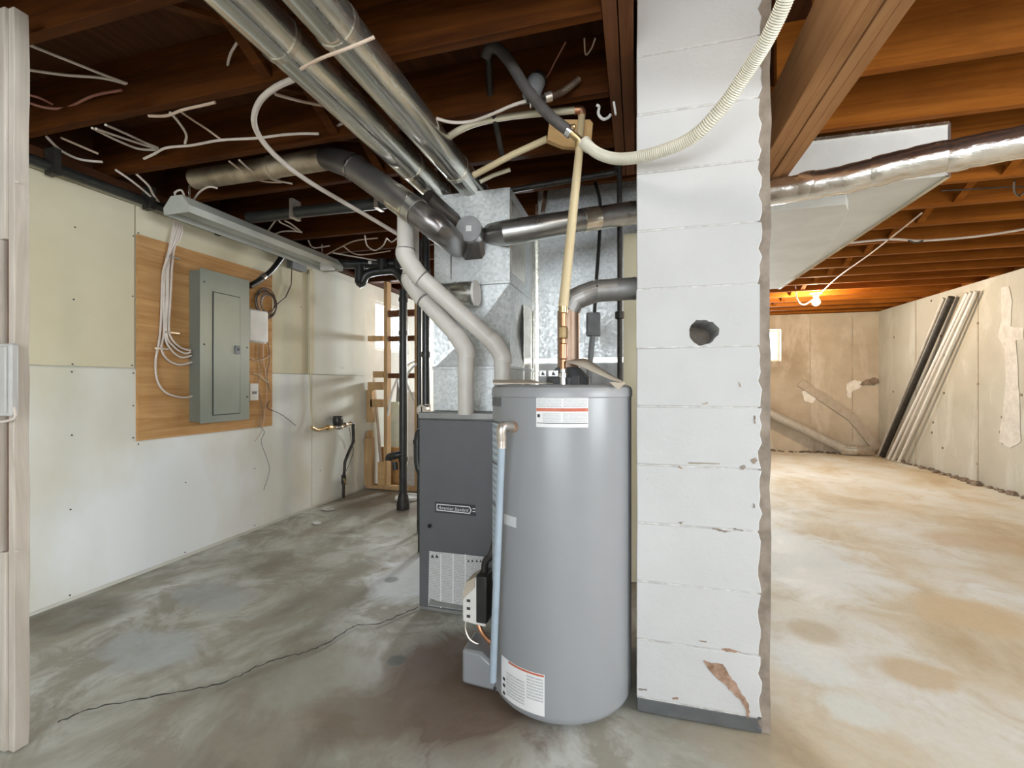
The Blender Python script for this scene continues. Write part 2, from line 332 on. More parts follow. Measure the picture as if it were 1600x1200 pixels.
def obj(name, mb, mat, parent=None, bevel=0.0, smooth=True, uv=None):
    """ONE mesh object from world-space vertices, its origin at its own middle"""
    lo = Vector((min(v.x for v in mb.v), min(v.y for v in mb.v), min(v.z for v in mb.v)))
    hi = Vector((max(v.x for v in mb.v), max(v.y for v in mb.v), max(v.z for v in mb.v))); c = (lo + hi) / 2
    me = bpy.data.meshes.new(name); me.from_pydata([v - c for v in mb.v], [], mb.f)
    bm = bmesh.new(); bm.from_mesh(me); bmesh.ops.recalc_face_normals(bm, faces=bm.faces)
    if smooth:
        for f in bm.faces: f.smooth = True
        for e in bm.edges:
            if len(e.link_faces) == 2 and e.calc_face_angle(0) > 0.61: e.smooth = False
    bm.to_mesh(me); bm.free()
    if uv:
        ul = me.uv_layers.new(name='UVMap')
        for lp in me.loops: ul.data[lp.index].uv = uv[lp.vertex_index]
    me.materials.append(MATS[mat]); o = bpy.data.objects.new(name, me); link(o, parent)
    base = WL[parent.name] if parent is not None else Vector((0, 0, 0))
    o.location = c - base; WL[o.name] = c
    if bevel:
        b = o.modifiers.new('edge', 'BEVEL'); b.width = bevel; b.segments = 2; b.limit_method = 'ANGLE'; b.angle_limit = 0.9
    return o
def thing(name, label, cat, loc, group=None):
    o = bpy.data.objects.new(name, None); COL.objects.link(o); o.location = loc; o.empty_display_size = 0.05
    WL[o.name] = Vector(loc); return tag(o, label, cat, group)
def tag(o, label, cat, group=None):
    o['label'] = label; o['category'] = cat
    if group: o['group'] = group
    return o
def struct(o, label=None):
    o['kind'] = 'structure'
    if label: o['label'] = label
    return o
def dup(o, loc, parent):
    c = o.copy(); COL.objects.link(c); c.parent = parent; base = WL[parent.name] if parent is not None else Vector((0, 0, 0))
    c.location = Vector(loc) - base; WL[c.name] = Vector(loc); return c
def B(*a): return MB().box(*a)
def T(pts, r, n=10, sub=0): return MB().tube(pts, r, n, sub)

# ------------------------------------------------------------------ the shell
XL, XR, YB, YR = -2.85, 3.75, 8.60, -3.50
JB, JT = 2.30, 2.535           # joist bottom and top
fl = MB(); NX, NY = 44, 80
for j in range(NY + 1):
    for i in range(NX + 1):
        x = XL - .2 + (XR - XL + .4) * i / NX; y = YR - .2 + (YB - YR + .4) * j / NY
        fl.v.append(Vector((x, y, 0.004 * math.sin(x * 2.1 + y) * math.sin(y * 1.7) - 0.004)))
fl.f = [(j * (NX + 1) + i, j * (NX + 1) + i + 1, (j + 1) * (NX + 1) + i + 1, (j + 1) * (NX + 1) + i) for j in range(NY) for i in range(NX)]
floor = struct(obj('floor', fl, 'slab_floor'), 'worn concrete slab, grey and damp by the furnace, cream beyond the chimney')
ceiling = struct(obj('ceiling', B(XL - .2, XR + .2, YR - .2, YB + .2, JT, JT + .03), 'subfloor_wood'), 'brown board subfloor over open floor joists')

def wallmesh(axis, a, b, u0, u1, z0, z1, holes):
    """slab between coordinates a and b on the given axis with rectangular openings (u0,u1,z0,z1)"""
    m = MB(); us = sorted({u0, u1, *[h[0] for h in holes], *[h[1] for h in holes]}); zs = sorted({z0, z1, *[h[2] for h in holes], *[h[3] for h in holes]})
    for i in range(len(us) - 1):
        for k in range(len(zs) - 1):
            cu, cz = (us[i] + us[i + 1]) / 2, (zs[k] + zs[k + 1]) / 2
            if any(h[0] < cu < h[1] and h[2] < cz < h[3] for h in holes): continue
            if axis == 'x': m.box(a, b, us[i], us[i + 1], zs[k], zs[k + 1])
            else: m.box(us[i], us[i + 1], a, b, zs[k], zs[k + 1])
    return m
WIN1 = (4.57, 5.36, 1.52, 2.09); WIN2 = (1.62, 2.35, 1.52, 2.06); WIN3 = (-1.82, -0.88, 1.50, 2.10); WIN4 = (-1.6, 1.8, 0.65, 2.2)
wall_left = struct(obj('wall_left', wallmesh('x', XL - .22, XL - .014, YR, YB, -.02, 2.25, [WIN1]), 'painted_concrete'), 'left basement wall with drywall sheets over concrete')
wall_back = struct(obj('wall_back', wallmesh('y', YB, YB + .22, XL - .2, XR + .2, -.02, JB, [WIN2, WIN3]), 'foundation_back'), 'far stained concrete foundation wall')
WIN5 = (-1.25, 1.05, 1.05, 2.15)
wall_right = struct(obj('wall_right', wallmesh('x', XR, XR + .22, YR, YB, -.02, JB, [WIN5]), 'foundation_right'), 'right cream concrete foundation wall with tie holes')
wall_rear = struct(obj('wall_rear', wallmesh('y', YR - .22, YR, XL - .2, XR + .2, -.02, JT, [WIN4]), 'rear_wall'), 'wall behind the camera with an added wide window')
def window(n, axis, plane, depth, u0, u1, z0, z1, mull, label):
    fr = MB(); t = .035
    def bx(a0, a1, b0, b1):
        if axis == 'x': fr.box(min(plane, plane + depth), max(plane, plane + depth), a0, a1, b0, b1)
        else: fr.box(a0, a1, min(plane, plane + depth), max(plane, plane + depth), b0, b1)
    bx(u0, u1, z0, z0 + t); bx(u0, u1, z1 - t, z1); bx(u0, u0 + t, z0 + t, z1 - t); bx(u1 - t, u1, z0 + t, z1 - t)
    for mu in mull: bx(mu - .014, mu + .014, z0 + t, z1 - t)
    w = struct(obj('window_%d' % n, fr, 'window_frame'), label)
    es = [u0 + t] + sorted(mull) + [u1 - t]
    for i in range(len(es) - 1):
        mid = plane + depth / 2; g = MB()
        if axis == 'x': g.box(mid - .002, mid + .002, es[i], es[i + 1], z0 + t, z1 - t)
        else: g.box(es[i], es[i + 1], mid - .002, mid + .002, z0 + t, z1 - t)
        obj('pane', g, 'window_glass', w)
    return w
window(1, 'x', XL - .025, -.045, *WIN1, [4.98], 'bright basement window beyond the stud partition')
window(2, 'y', YB + .08, .05, *WIN2, [1.98], 'small bright window half hidden behind the block chimney')
window(3, 'y', YB + .08, .05, *WIN3, [-1.35], 'far window behind the furnace ducts')
window(4, 'y', YR - .03, -.05, *WIN4, [-.47, .67], 'unseen wide window added behind the camera as fill')

window(5, 'x', XR + .03, .05, *WIN5, [-.48, .29], 'unseen side window added to light the left wall')

# drywall sheets on the left wall
def sheet(y0, y1, z0, z1, mat): return obj('drywall_sheet', B(XL - .014, XL, y0, y1, z0, z1), mat, wall_left, bevel=.0015)
sheet(-.43, 1.998, 1.230, 2.19, 'drywall'); sheet(2.005, 3.51, 1.226, 2.19, 'drywall'); sheet(3.516, 4.39, 1.226, 2.19, 'drywall_end')
sheet(-1.37, 1.07, .02, 1.221, 'drywall_lower'); sheet(1.073, 3.51, .02, 1.221, 'drywall_lower'); sheet(3.516, 4.39, .02, 1.221, 'drywall_end')
scr = None
for (px, py) in [(117, 355), (115, 468), (208, 369), (207, 463), (206, 571), (113, 569), (112, 581), (208, 583), (208, 634), (112, 680), (208, 684), (110, 796), (109, 930), (290, 754), (289, 863), (398, 732), (398, 821), (500, 640), (500, 735), (470, 480), (535, 575), (216, 364), (216, 694)]:
    p = atX(px, py, XL + .001)
    if scr is None: scr = obj('screw', MB().cyl(p, p + Vector((.002, 0, 0)), .0042, 8), 'print_black', wall_left)
    else: dup(scr, p + Vector((.0015, 0, 0)), wall_left)
# whitish batten strip up the left wall at the sheet joint
a = atX(482, 415, XL + .012); 
tag(obj('batten', B(XL + .001, XL + .022, 3.46, 3.515, 1.23, 2.16), 'drywall'), 'narrow white batten strip up the wall between panel and partition', 'batten')

# joists, bridging, trimmers
def joist_row(name, mat, x0, x1, ys):
    first = None
    for y in ys:
        if first is None: first = obj(name, B(x0, x1, y - .038, y, JB, JT - .001), mat, ceiling, bevel=.002)
        else: dup(first, ((x0 + x1) / 2, y - .019, (JB + JT - .001) / 2), ceiling)
LY = [1.479 + .406 * k for k in range(-12, 18) if YR < 1.479 + .406 * k < YB]
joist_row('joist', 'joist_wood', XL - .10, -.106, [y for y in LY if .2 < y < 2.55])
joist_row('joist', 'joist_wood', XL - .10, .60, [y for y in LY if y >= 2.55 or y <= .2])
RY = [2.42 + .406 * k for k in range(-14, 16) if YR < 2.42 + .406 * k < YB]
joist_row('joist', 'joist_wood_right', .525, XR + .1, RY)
for i in range(2):
    x = -.104 + .049 * i; obj('trimmer', B(x, x + .045, .3, 2.62, JB, JT - .001), 'trimmer_wood', ceiling, bevel=.002)
obj('header', B(-.008, .60, 2.58, 2.62, JB, JT - .001), 'trimmer_wood', ceiling, bevel=.002)
def bridging(X, ys, mat):
    fa = fb = None
    for i in range(len(ys) - 1):
        y0, y1 = ys[i], ys[i + 1] - .038
        if y0 < .9: continue
        if fa is None:
            fa = obj('bridging', MB().bar((X, y0, JB + .02), (X, y1, JT - .03), .045, .019), mat, ceiling)
            fb = obj('bridging', MB().bar((X + .05, y0, JT - .03), (X + .05, y1, JB + .02), .045, .019), mat, ceiling); r = (fa, fb)
        else:
            dup(fa, (X, (y0 + y1) / 2, (JB + JT - .01) / 2), ceiling); dup(fb, (X + .05, (y0 + y1) / 2, (JB + JT - .01) / 2), ceiling)
bridging(-1.42, LY, 'joist_wood'); bridging(1.95, RY, 'joist_wood_right')
# built-up beam of four plies beside the chimney
for i in range(4):
    x = .521 + .0365 * i; obj('beam_ply', B(x, x + .0345 , YR, 2.43, 2.08 + [.0, .004, .0, .003][i], JB), 'beam_wood', ceiling, bevel=.002)
obj('rim_joist', B(XL - .14, XL - .101, YR, YB, 2.25, JT - .001), 'subfloor_wood', ceiling); obj('rim_joist', B(XR + .101, XR + .14, YR, YB, JB - .05, JT - .001), 'joist_wood_right', ceiling); obj('rim_joist', B(XL - .1, XR + .1, YB + .02, YB + .06, JB, JT - .001), 'joist_wood_right', ceiling)
# sill strip along the top of the left wall
obj('sill_plate', B(XL - .10, XL + .012, YR, YB, 2.252, 2.299), 'subfloor_wood', wall_left)
obj('top_strip', B(XL - .013, XL + .004, .2, 3.4, 2.195, 2.25), 'drywall', wall_left)

# tie holes, spall and patches on the foundation walls
th = None
for (px, py) in [(1455, 470), (1470, 525), (1475, 555), (1528, 600), (1528, 505), (1570, 465), (1572, 498), (1575, 530), (1580, 565), (1578, 597), (1574, 623), (1566, 652), (1563, 675), (1567, 692), (1596, 617), (1475, 614), (1458, 660), (1456, 676), (1473, 700), (1527, 725), (1397, 527), (1396, 612)]:
    p = atX(px, py, XR - .001)
    if th is None: th = obj('tie_hole', MB().cyl(p, p - Vector((.004, 0, 0)), .016, 8), 'rubble', wall_right)
    else: dup(th, p - Vector((.002, 0, 0)), wall_right)
def ragged(pts, amp=1.1, sub=4):
    out = []; n = len(pts)
    for i in range(n):
        a, b = pts[i], pts[(i + 1) % n]
        for k in range(sub):
            t = k / sub; j = amp if k else amp * .3; out.append((a[0] + (b[0] - a[0]) * t + random.uniform(-j, j), a[1] + (b[1] - a[1]) * t + random.uniform(-j, j)))
    return out
def patch(name, pts, plane, mat, parent, t=.006):
    if 'seam' not in name: pts = ragged(pts, .9, 4)
    if plane == 'b': P = [atY(x, y, YB - .0005) for x, y in pts]; e = (0, -t, 0)
    else: P = [atX(x, y, XR - .0005) for x, y in pts]; e = (-t, 0, 0)
    return obj(name, MB().prism(P, e), mat, parent)
patch('salt_patch', [(1323, 600), (1334, 594), (1346, 596), (1344, 606), (1332, 611), (1329, 623), (1323, 618)], 'b', 'salt_white', wall_back)
patch('salt_patch', [(1253, 612), (1262, 608), (1276, 620), (1270, 630), (1257, 626)], 'b', 'salt_white', wall_back)
patch('spalled_hole', [(1343, 601), (1352, 594), (1364, 590), (1372, 592), (1374, 599), (1362, 602)], 'b', 'rubble', wall_back, .02)
patch('mortar_patch', [(1565, 450), (1577, 447), (1582, 470), (1580, 510), (1600, 512), (1600, 530), (1588, 532), (1592, 600), (1596, 690), (1580, 700), (1562, 690), (1572, 600), (1571, 545), (1560, 525), (1566, 500)], 'r', 'wall_patch', wall_right, .005)
for (px, y0, y1) in [(1265, 495, 690), (1331, 495, 690)]:
    patch('form_seam', [(px, y0), (px + 1.5, y0), (px + 1.5, y1), (px, y1)], 'b', 'seam_dull', wall_back, .004)
for (px, y0, y1) in [(1430, 470, 730), (1527, 455, 755)]:
    patch('form_seam', [(px, y0), (px + 1.6, y0), (px + 1.6, y1), (px, y1)], 'r', 'seam_dull', wall_right, .004)
# crumbled concrete along the foot of the foundation walls
def crumbs(name, p, q, parent, n=46):
    m = MB(); p, q = Vector(p), Vector(q)
    for i in range(n):
        c = p.lerp(q, (i + random.random()) / n); s = .02 + .035 * random.random()
        m.ball(c + Vector((random.uniform(-.04, .04), random.uniform(-.04, .04), 0)), s, 6, .7)
    o = obj(name, m, 'rubble', parent); o['kind'] = 'stuff'; return o
crumbs('loose_rubble', (1.2, YB - .03, 0), (3.4, YB - .03, 0), wall_back); crumbs('loose_rubble', (XR - .02, 5.2, 0), (XR - .02, 8.1, 0), wall_right)

# floor crack, repaired spots
def ribbon(name, pts, w, mat, parent, z=.0045):
    m = MB(); P = spline([atZ(x, y, z) for x, y in pts], 6); n = len(P); vs = []
    for i, p in enumerate(P):
        d = (P[min(i + 1, n - 1)] - P[max(i - 1, 0)]).normalized(); nn = Vector((-d.y, d.x, 0)); k = w * random.uniform(.5, 1.3) / 2
        p = p + nn * random.uniform(-.006, .006); vs += [p - nn * k, p + nn * k]
    m.add(vs, [(2 * i, 2 * i + 1, 2 * i + 3, 2 * i + 2) for i in range(n - 1)]); return obj(name, m, mat, parent)
ribbon('floor_crack', [(655, 948), (620, 963), (592, 974), (555, 978), (520, 1000), (480, 1018), (440, 1028), (400, 1042), (360, 1062), (300, 1078), (230, 1090), (150, 1106), (90, 1128)], .008, 'crack_dark', floor)
def spot(name, px, py, rx, ry, mat, n=22):
    c = atZ(px, py, .004); e = MB(); vs = []
    for i in range(n):
        an = 2 * math.pi * i / n; k = random.uniform(.88, 1.1); vs.append(atZ(px + rx * k * math.cos(an), py + ry * k * math.sin(an), .004))
    e.prism(vs, (0, 0, .0015)); return obj(name, e, mat, floor)
spot('paint_chip', 495, 817, 7, 2.5, 'salt_white'); spot('paint_chip', 512, 795, 11, 3, 'mortar_pale')

# ------------------------------------------------------------------ block chimney
CX0, CX1, CY0, CY1 = 0.0, .42, 1.635, 2.06
chim = thing('block_chimney', 'white painted concrete block chimney with a round hole in its face', 'chimney', (.21, 1.84, 0))
obj('core', B(CX0 + .002, CX1, CY0 + .192, CY1, 0, JT + .2), 'mortar', chim)
obj('raw_edge', MB().prism([(.372, CY0 + .010, 0), (CX1, CY0 + .010, 0)] + [(CX1 + random.uniform(-.005, .003), CY0 + .010, JT * (k + .5) / 30) for k in range(30)] + [(CX1, CY0 + .010, JT), (.372, CY0 + .010, JT)], (0, .18, 0)), 'mortar', chim)
hole = atY(1099, 519, CY0)
zs = [0.0] + [.052 + .2015 * k for k in range(14)]
def blockface(z0, z1, k):
    """one course: a hollow-looking slab face with a chipped right edge; its joint is recessed"""
    g = .0022; z0 += g; z1 -= g; n = 7; m = MB(); ys = (CY0 + random.uniform(-.0015, .0015), CY0 + .19)
    right = [(.386 + random.uniform(-.006, .008), z0 + (z1 - z0) * i / n) for i in range(n + 1)]
    poly = [(CX0 + random.uniform(0, .002), z0)] + right + [(CX0 + random.uniform(0, .002), z1)]
    if z0 < hole.z < z1:
        N = 28; circ = []; ring = []
        for i in range(N):
            an = 2 * math.pi * i / N; rr = .046 * (1 + .10 * math.sin(3 * an + 1) * random.random() + random.uniform(-.05, .05))
            dx, dz = math.cos(an), math.sin(an); circ.append((hole.x + rr * dx, hole.z + rr * .93 * dz))
            tx = ((.386 if dx > 0 else CX0) - hole.x) / dx if abs(dx) > 1e-6 else 1e9; tz = ((z1 if dz > 0 else z0) - hole.z) / dz if abs(dz) > 1e-6 else 1e9
            t = min(tx, tz); ring.append((hole.x + t * dx, hole.z + t * dz))
        # pull nearest ring points to the corners
        for cx, cz in ((CX0, z0), (.386, z0), (.386, z1), (CX0, z1)):
            i = min(range(N), key=lambda q: (ring[q][0] - cx) ** 2 + (ring[q][1] - cz) ** 2); ring[i] = (cx, cz)
        vs = [(x, ys[0], z) for x, z in ring] + [(x, ys[0], z) for x, z in circ] + [(x, ys[1], z) for x, z in circ] + [(x, ys[1], z) for x, z in ring]
        fs = []
        for i in range(N):
            j = (i + 1) % N; fs += [(i, j, N + j, N + i), (N + i, N + j, 2 * N + j, 2 * N + i), (i, 3 * N + i, 3 * N + j, j)]
        m.add(vs, fs); return m
    m.prism([(x, ys[0], z) for x, z in poly], (0, ys[1] - ys[0], 0)); return m
for k in range(len(zs) - 1):
    z0, z1 = zs[k], zs[k + 1]
    if z0 >= JT: break
    bl = obj('block', blockface(z0, z1, k), 'painted_block', chim, bevel=0 if z0 < hole.z < z1 else .003)
    obj('mortar_joint', B(CX0 + .002, .38, CY0 + .0018, CY0 + .19, z1 - .0026, z1 + .0026), 'joint_paint', chim)
    if k == 0: bl.data.materials[0] = MATS['wet_dark']; bl['label'] = 'dark unpainted foot of the chimney'
# paint-spalled scar low on the face
def facepatch(name, pts, mat, t=.0012, off=.0018):
    return obj(name, MB().prism([atY(x, y, CY0 - off + .0005) for x, y in ragged(pts, 1.0, 4)], (0, -t, 0)), mat, chim)
facepatch('paint_scar', [(1098, 1032), (1112, 1036), (1130, 1038), (1136, 1048), (1143, 1060), (1151, 1068), (1158, 1082), (1169, 1098), (1172, 1112), (1168, 1124), (1165, 1108), (1158, 1096), (1146, 1084), (1132, 1068), (1118, 1058)], 'rust')
for pts, mt in [([(1127, 1014), (1140, 1013), (1158, 1018), (1150, 1019.5), (1135, 1018)], 'rust'), ([(1173, 718), (1181, 715), (1183, 721), (1177, 725)], 'rubble'), ([(1156, 729), (1163, 726), (1165, 731), (1160, 734)], 'mortar'), ([(1058, 816), (1068, 815), (1064, 819)], 'mortar'), ([(1112, 825), (1122, 829), (1131, 832), (1142, 830), (1132, 829), (1122, 826)], 'mortar'), ([(1145, 825), (1160, 828), (1162, 829.5), (1150, 827.5)], 'rubble'),
                ([(1060, 728), (1067, 731), (1066, 733), (1061, 731)], 'rust'), ([(1076, 723), (1125, 724.5), (1125, 725.5), (1076, 724.6)], 'seam_dull'), ([(1178, 650), (1180, 650), (1180.5, 662), (1178.5, 661)], 'mortar'), ([(1177, 786), (1179.5, 788), (1179, 794), (1177, 792)], 'mortar'), ([(1092, 1000), (1104, 1002), (1103, 1004), (1093, 1001.5)], 'mortar'), ([(1050, 1090), (1058, 1089), (1060, 1092), (1052, 1093)], 'rust'), ([(998, 1076), (1010, 1077), (1010, 1079), (998, 1077.5)], 'mortar'), ([(1154, 596), (1158, 603), (1157, 605), (1153, 598)], 'seam_dull'), ([(1095, 630), (1106, 628), (1106, 630.5), (1098, 632)], 'seam_dull')]:
    facepatch('mortar_chip', pts, mt)

# ------------------------------------------------------------------ furnace
FX0, FX1, FY0, FY1, FZ = -1.063, -.633, 2.09, 2.82, .99
fur = thing('furnace', 'dark grey upright gas furnace standing left of the water heater', 'furnace', ((FX0 + FX1) / 2, (FY0 + FY1) / 2, 0))
obj('cabinet', B(FX0, FX1, FY0 + .02, FY1, .0, FZ), 'furnace_trim', fur, bevel=.004)
obj('door', B(FX0 + .008, FX1 - .02, FY0 - .004, FY0 + .02, .018, FZ - .032), 'furnace_grey', fur, bevel=.004)
obj('top_rail', B(FX0, FX1, FY0 + .002, FY0 + .03, FZ - .028, FZ + .004), 'furnace_trim', fur, bevel=.003)
def onF(px, py, off=.005): return atY(px, py, FY0 - off)
def quadF(name, pts, mat, parent, t=.001, off=.0045, uv=False):
    P = [atY(x, y, FY0 - off) for x, y in pts]; m = MB().prism(P, (0, -t, 0))
    return obj(name, m, mat, parent, uv=([(0, 1), (1, 1), (1, 0), (0, 0)] * 2) if uv else None)
badge = quadF('badge', [(680, 784), (742, 789), (744, 806), (741, 806), (680, 800)], 'badge_dark', fur, .0022)
fr = MB()
oa = [(682, 787), (734, 791.5), (737, 797), (734, 803), (682, 797.5)]
ob = [(683.4, 788.4), (733, 792.8), (735.4, 797), (733, 801.4), (683.4, 796.2)]
A_ = [atY(x, y, FY0 - .0072) for x, y in oa]; B_ = [atY(x, y, FY0 - .0072) for x, y in ob]
fr.add(A_ + B_, [(i, (i + 1) % 5, 5 + (i + 1) % 5, 5 + i) for i in range(5)]); obj('badge_outline', fr, 'print_white', badge)
def text(s, p0, p1, h, mat, parent, name='lettering', shear=0.0, normal=(0, -1, 0)):
    cu = bpy.data.curves.new('t', 'FONT'); cu.body = s; cu.size = 1; cu.shear = shear; cu.resolution_u = 2
    to = bpy.data.objects.new('t', cu); COL.objects.link(to); dg = bpy.context.evaluated_depsgraph_get(); dg.update()
    me = bpy.data.meshes.new_from_object(to.evaluated_get(dg)); bpy.data.objects.remove(to)
    xs = [v.co.x for v in me.vertices]; p0, p1 = Vector(p0), Vector(p1); ex = (p1 - p0); w = max(xs) - min(xs); up = Vector((0, 0, 1)); m = MB()
    m.add([p0 + ex * ((v.co.x - min(xs)) / w) + up * (v.co.y * h) + Vector(normal) * .0004 for v in me.vertices], [tuple(p.vertices) for p in me.polygons])
    bpy.data.meshes.remove(me); return obj(name, m, mat, parent, smooth=False)
text('American Standard', onF(685, 795.2, .0074), onF(732, 800, .0074), .024, 'print_white', badge, shear=.3)
quadF('badge_line', [(738.5, 794), (743, 794.4), (743, 795.8), (738.5, 795.4)], 'print_white', badge, .0004, .0071); quadF('badge_line', [(738.5, 798.4), (743, 798.8), (743, 800.2), (738.5, 799.8)], 'print_white', badge, .0004, .0071)
lab = quadF('instruction_label', [(671, 861), (757, 870), (757, 958), (669, 946)], 'print_sheet', fur, .0012, .0045, True)
for k, px in enumerate((673, 680)): quadF('warning_mark', [(px, 871.5), (px + 2.5, 866), (px + 5.5, 871.8)], 'print_black', lab, .0004, .0059)
for px in (730, 736, 743, 749): quadF('warning_mark', [(px, 878), (px + 2, 874), (px + 4, 878.4)], 'print_black', lab, .0004, .0059)
for px in (689, 708, 727): quadF('label_gutter', [(px - .8, 866), (px + .8, 866), (px + .4, 950), (px - 1.2, 950)], 'print_white', lab, .0003, .0059)
quadF('torn_corner', [(673, 935), (680, 938), (700, 942), (727, 947), (727, 953), (669, 945)], 'furnace_trim', lab, .0004, .0059)
obj('latch', MB().cyl(onF(671, 822, .004), onF(671, 822, .014), .010, 12), 'void_dark', fur)
obj('base_channel', B(FX0 + .01, FX1 - .01, FY0 + .004, FY0 + .02, .0, .016), 'furnace_trim', fur)

# coil case, transition and plenum over the furnace
PY0 = 2.276
ple = thing('supply_plenum', 'galvanized sheet metal plenum standing on top of the furnace', 'plenum', ((FX0 + FX1) / 2, 2.55, FZ))
obj('coil_case', B(FX0, FX1, PY0 - .01, FY1, FZ + .001, 1.22), 'galvanized', ple, bevel=.003)
tr = MB(); z0, z1 = 1.222, 1.665
c0 = [(FX0, PY0, z0), (FX1, PY0, z0), (FX1, PY0, z1), (FX0, PY0, z1), ((FX0 + FX1) / 2 + .02, PY0 + .035, 1.44), (FX0, FY1, z0), (FX1, FY1, z0), (FX1, FY1, z1), (FX0, FY1, z1), (FX1 - .03, 2.55, 1.44)]
tr.add(c0, [(0, 1, 4), (1, 2, 4), (2, 3, 4), (3, 0, 4), (1, 6, 9), (6, 7, 9), (7, 2, 9), (2, 1, 9), (5, 8, 7, 6), (0, 3, 8, 5), (3, 2, 7, 8), (0, 5, 6, 1)])
obj('transition', tr, 'galvanized', ple, smooth=False)
obj('upper_box', B(FX0, FX1, PY0, FY1, 1.668, 2.16), 'galvanized', ple, bevel=.003)
for z in (1.222, 1.666): obj('drive_cleat', B(FX0 - .004, FX1 + .004, PY0 - .014, FY1 + .004, z - .008, z + .008), 'galvanized', ple, bevel=.002)
obj('tape_strip', B(FX1 - .002, FX1 + .003, PY0 + .02, PY0 + .32, 1.72, 2.1), 'foil_tape', ple); obj('tape_strip', B(FX1 - .002, FX1 + .003, PY0 + .30, PY0 + .50, 1.1, 1.6), 'foil_tape', ple)
obj('corner_angle', B(FX1 - .004, FX1 + .012, FY1 - .02, FY1 + .004, FZ, 2.15), 'duct_bright', ple)
# vertical seam rib on the plenum face, and a flat knock-out
obj('seam_rib', B(-.965, -.958, PY0 - .004, PY0, 1.70, 1.92), 'duct_steel', ple)
# square-to-round takeoff with a capped collar on the front
tk = thing('capped_takeoff', 'short capped round collar on a square boot on the plenum front', 'duct collar', tuple(atY(733, 390, PY0)))
p = atY(740, 376, PY0); ctr = atY(733, 358, PY0 - .13); 
m = MB(); q = [atY(722, 407, PY0), atY(758, 407, PY0), atY(758, 352, PY0), atY(722, 352, PY0)]; N = 20
dirv = (ctr - atY(742, 372, PY0)).normalized(); ax = Vector((1, 0, 0)); ax = (ax - dirv * ax.dot(dirv)).normalized(); ay = dirv.cross(ax)
rc = .062; base = ctr - dirv * .07
circ = [base + (ax * math.cos(2 * math.pi * i / N) + ay * math.sin(2 * math.pi * i / N)) * rc for i in range(N)]
sq = []
for i in range(N):
    v = circ[i] - base; sx = v.dot(ax); sz = v.z; k = max(abs(sx), abs(sz)); cc = (q[0] + q[2]) / 2; w = abs(q[1].x - q[0].x) / 2; h = abs(q[2].z - q[0].z) / 2
    sq.append(Vector((cc.x + sx / k * w, PY0 - .001, cc.z + sz / k * h)))
m.add(sq + circ, [(i, (i + 1) % N, N + (i + 1) % N, N + i) for i in range(N)]); obj('boot', m, 'duct_dark', tk, smooth=False)
obj('collar', MB().cyl(base, ctr, rc, 28), 'duct_steel', tk); cp = obj('cap', MB().cyl(ctr, ctr + dirv * .010, rc + .003, 28), 'cap_grey', tk)
g = ctr + dirv * .0105; obj('sticker', MB().prism([g + ax * a * .014 + ay * b * .014 for a, b in ((-1, -1), (1, -1), (1, 1), (-1, 1))], dirv * .0006), 'print_white', cp)
# second capped stub lying across the plenum face
st = thing('capped_stub', 'round metal stub with a pale end cap across the lower plenum face', 'duct collar', tuple(atY(720, 465, 2.20)))
a, b = atY(672, 462, 2.20), atY(742, 463, 2.20); b.z = a.z
obj('stub_pipe', MB().cyl(a, b, .060, 28), 'duct_steel', st); obj('crimp', MB().cyl(a.lerp(b, .55), b - Vector((.02, 0, 0)), .0625, 28), 'duct_bright', st); obj('end_cap', MB().cyl(b, b + Vector((.012, 0, 0)), .065, 28), 'white_plastic', st)

# ------------------------------------------------------------------ round ducts
def duct(name, label, mat, pts, r, couplings=(), sub=0, n=28, group=None, cmat='foil_tape', smooth=True):
    t = thing(name, label, 'duct', tuple(pts[0]), group); obj('pipe', MB().tube(pts, r, n, sub), mat, t, smooth=smooth)
    for (a, b) in couplings: obj('coupling', MB().tube([a, b], [r + .006, r + .006], n), cmat, t)
    return t
zD = 2.205; RD = .066
for X, end, lab_ in ((-1.065, 2.36, 'left of two long parallel bright round ducts under the joists'), (-.862, 2.44, 'right of two long parallel bright round ducts under the joists')):
    pts = [(X, -.6, zD), (X, end, zD), (X + .06, end + .10, zD - .05), (X + .12, end + .17, zD - .11)]
    t = duct('round_duct', lab_, 'duct_bright', pts, RD, [((X, end - .02, zD), (X, end + .01, zD)), ((X, end - .36, zD), (X, end - .33, zD)), ((X, 1.16, zD), (X, 1.18, zD))], group='two long ducts under the joists')
    obj('seam_lip', MB().bar((X + .03, .2, zD - RD * .92), (X + .03, end - .05, zD - RD * .92), .012, .004), 'duct_steel', t)
# takeoff pieces at the plenum top
pA = at(640, 320, 2.35); 
t = thing('open_takeoff', 'short duct stub with a dark open end between the foil ducts and plenum', 'duct collar', tuple(at(665, 310, 2.4)))
a, b = at(665, 311, 2.32), atY(712, 352, PY0 + .03); obj('stub_pipe', MB().tube([a, b], [.055, .055], 24, 0), 'duct_dark', t); obj('dark_mouth', MB().cyl(a - (b - a).normalized() * .002, a, .052, 24), 'void_dark', t)
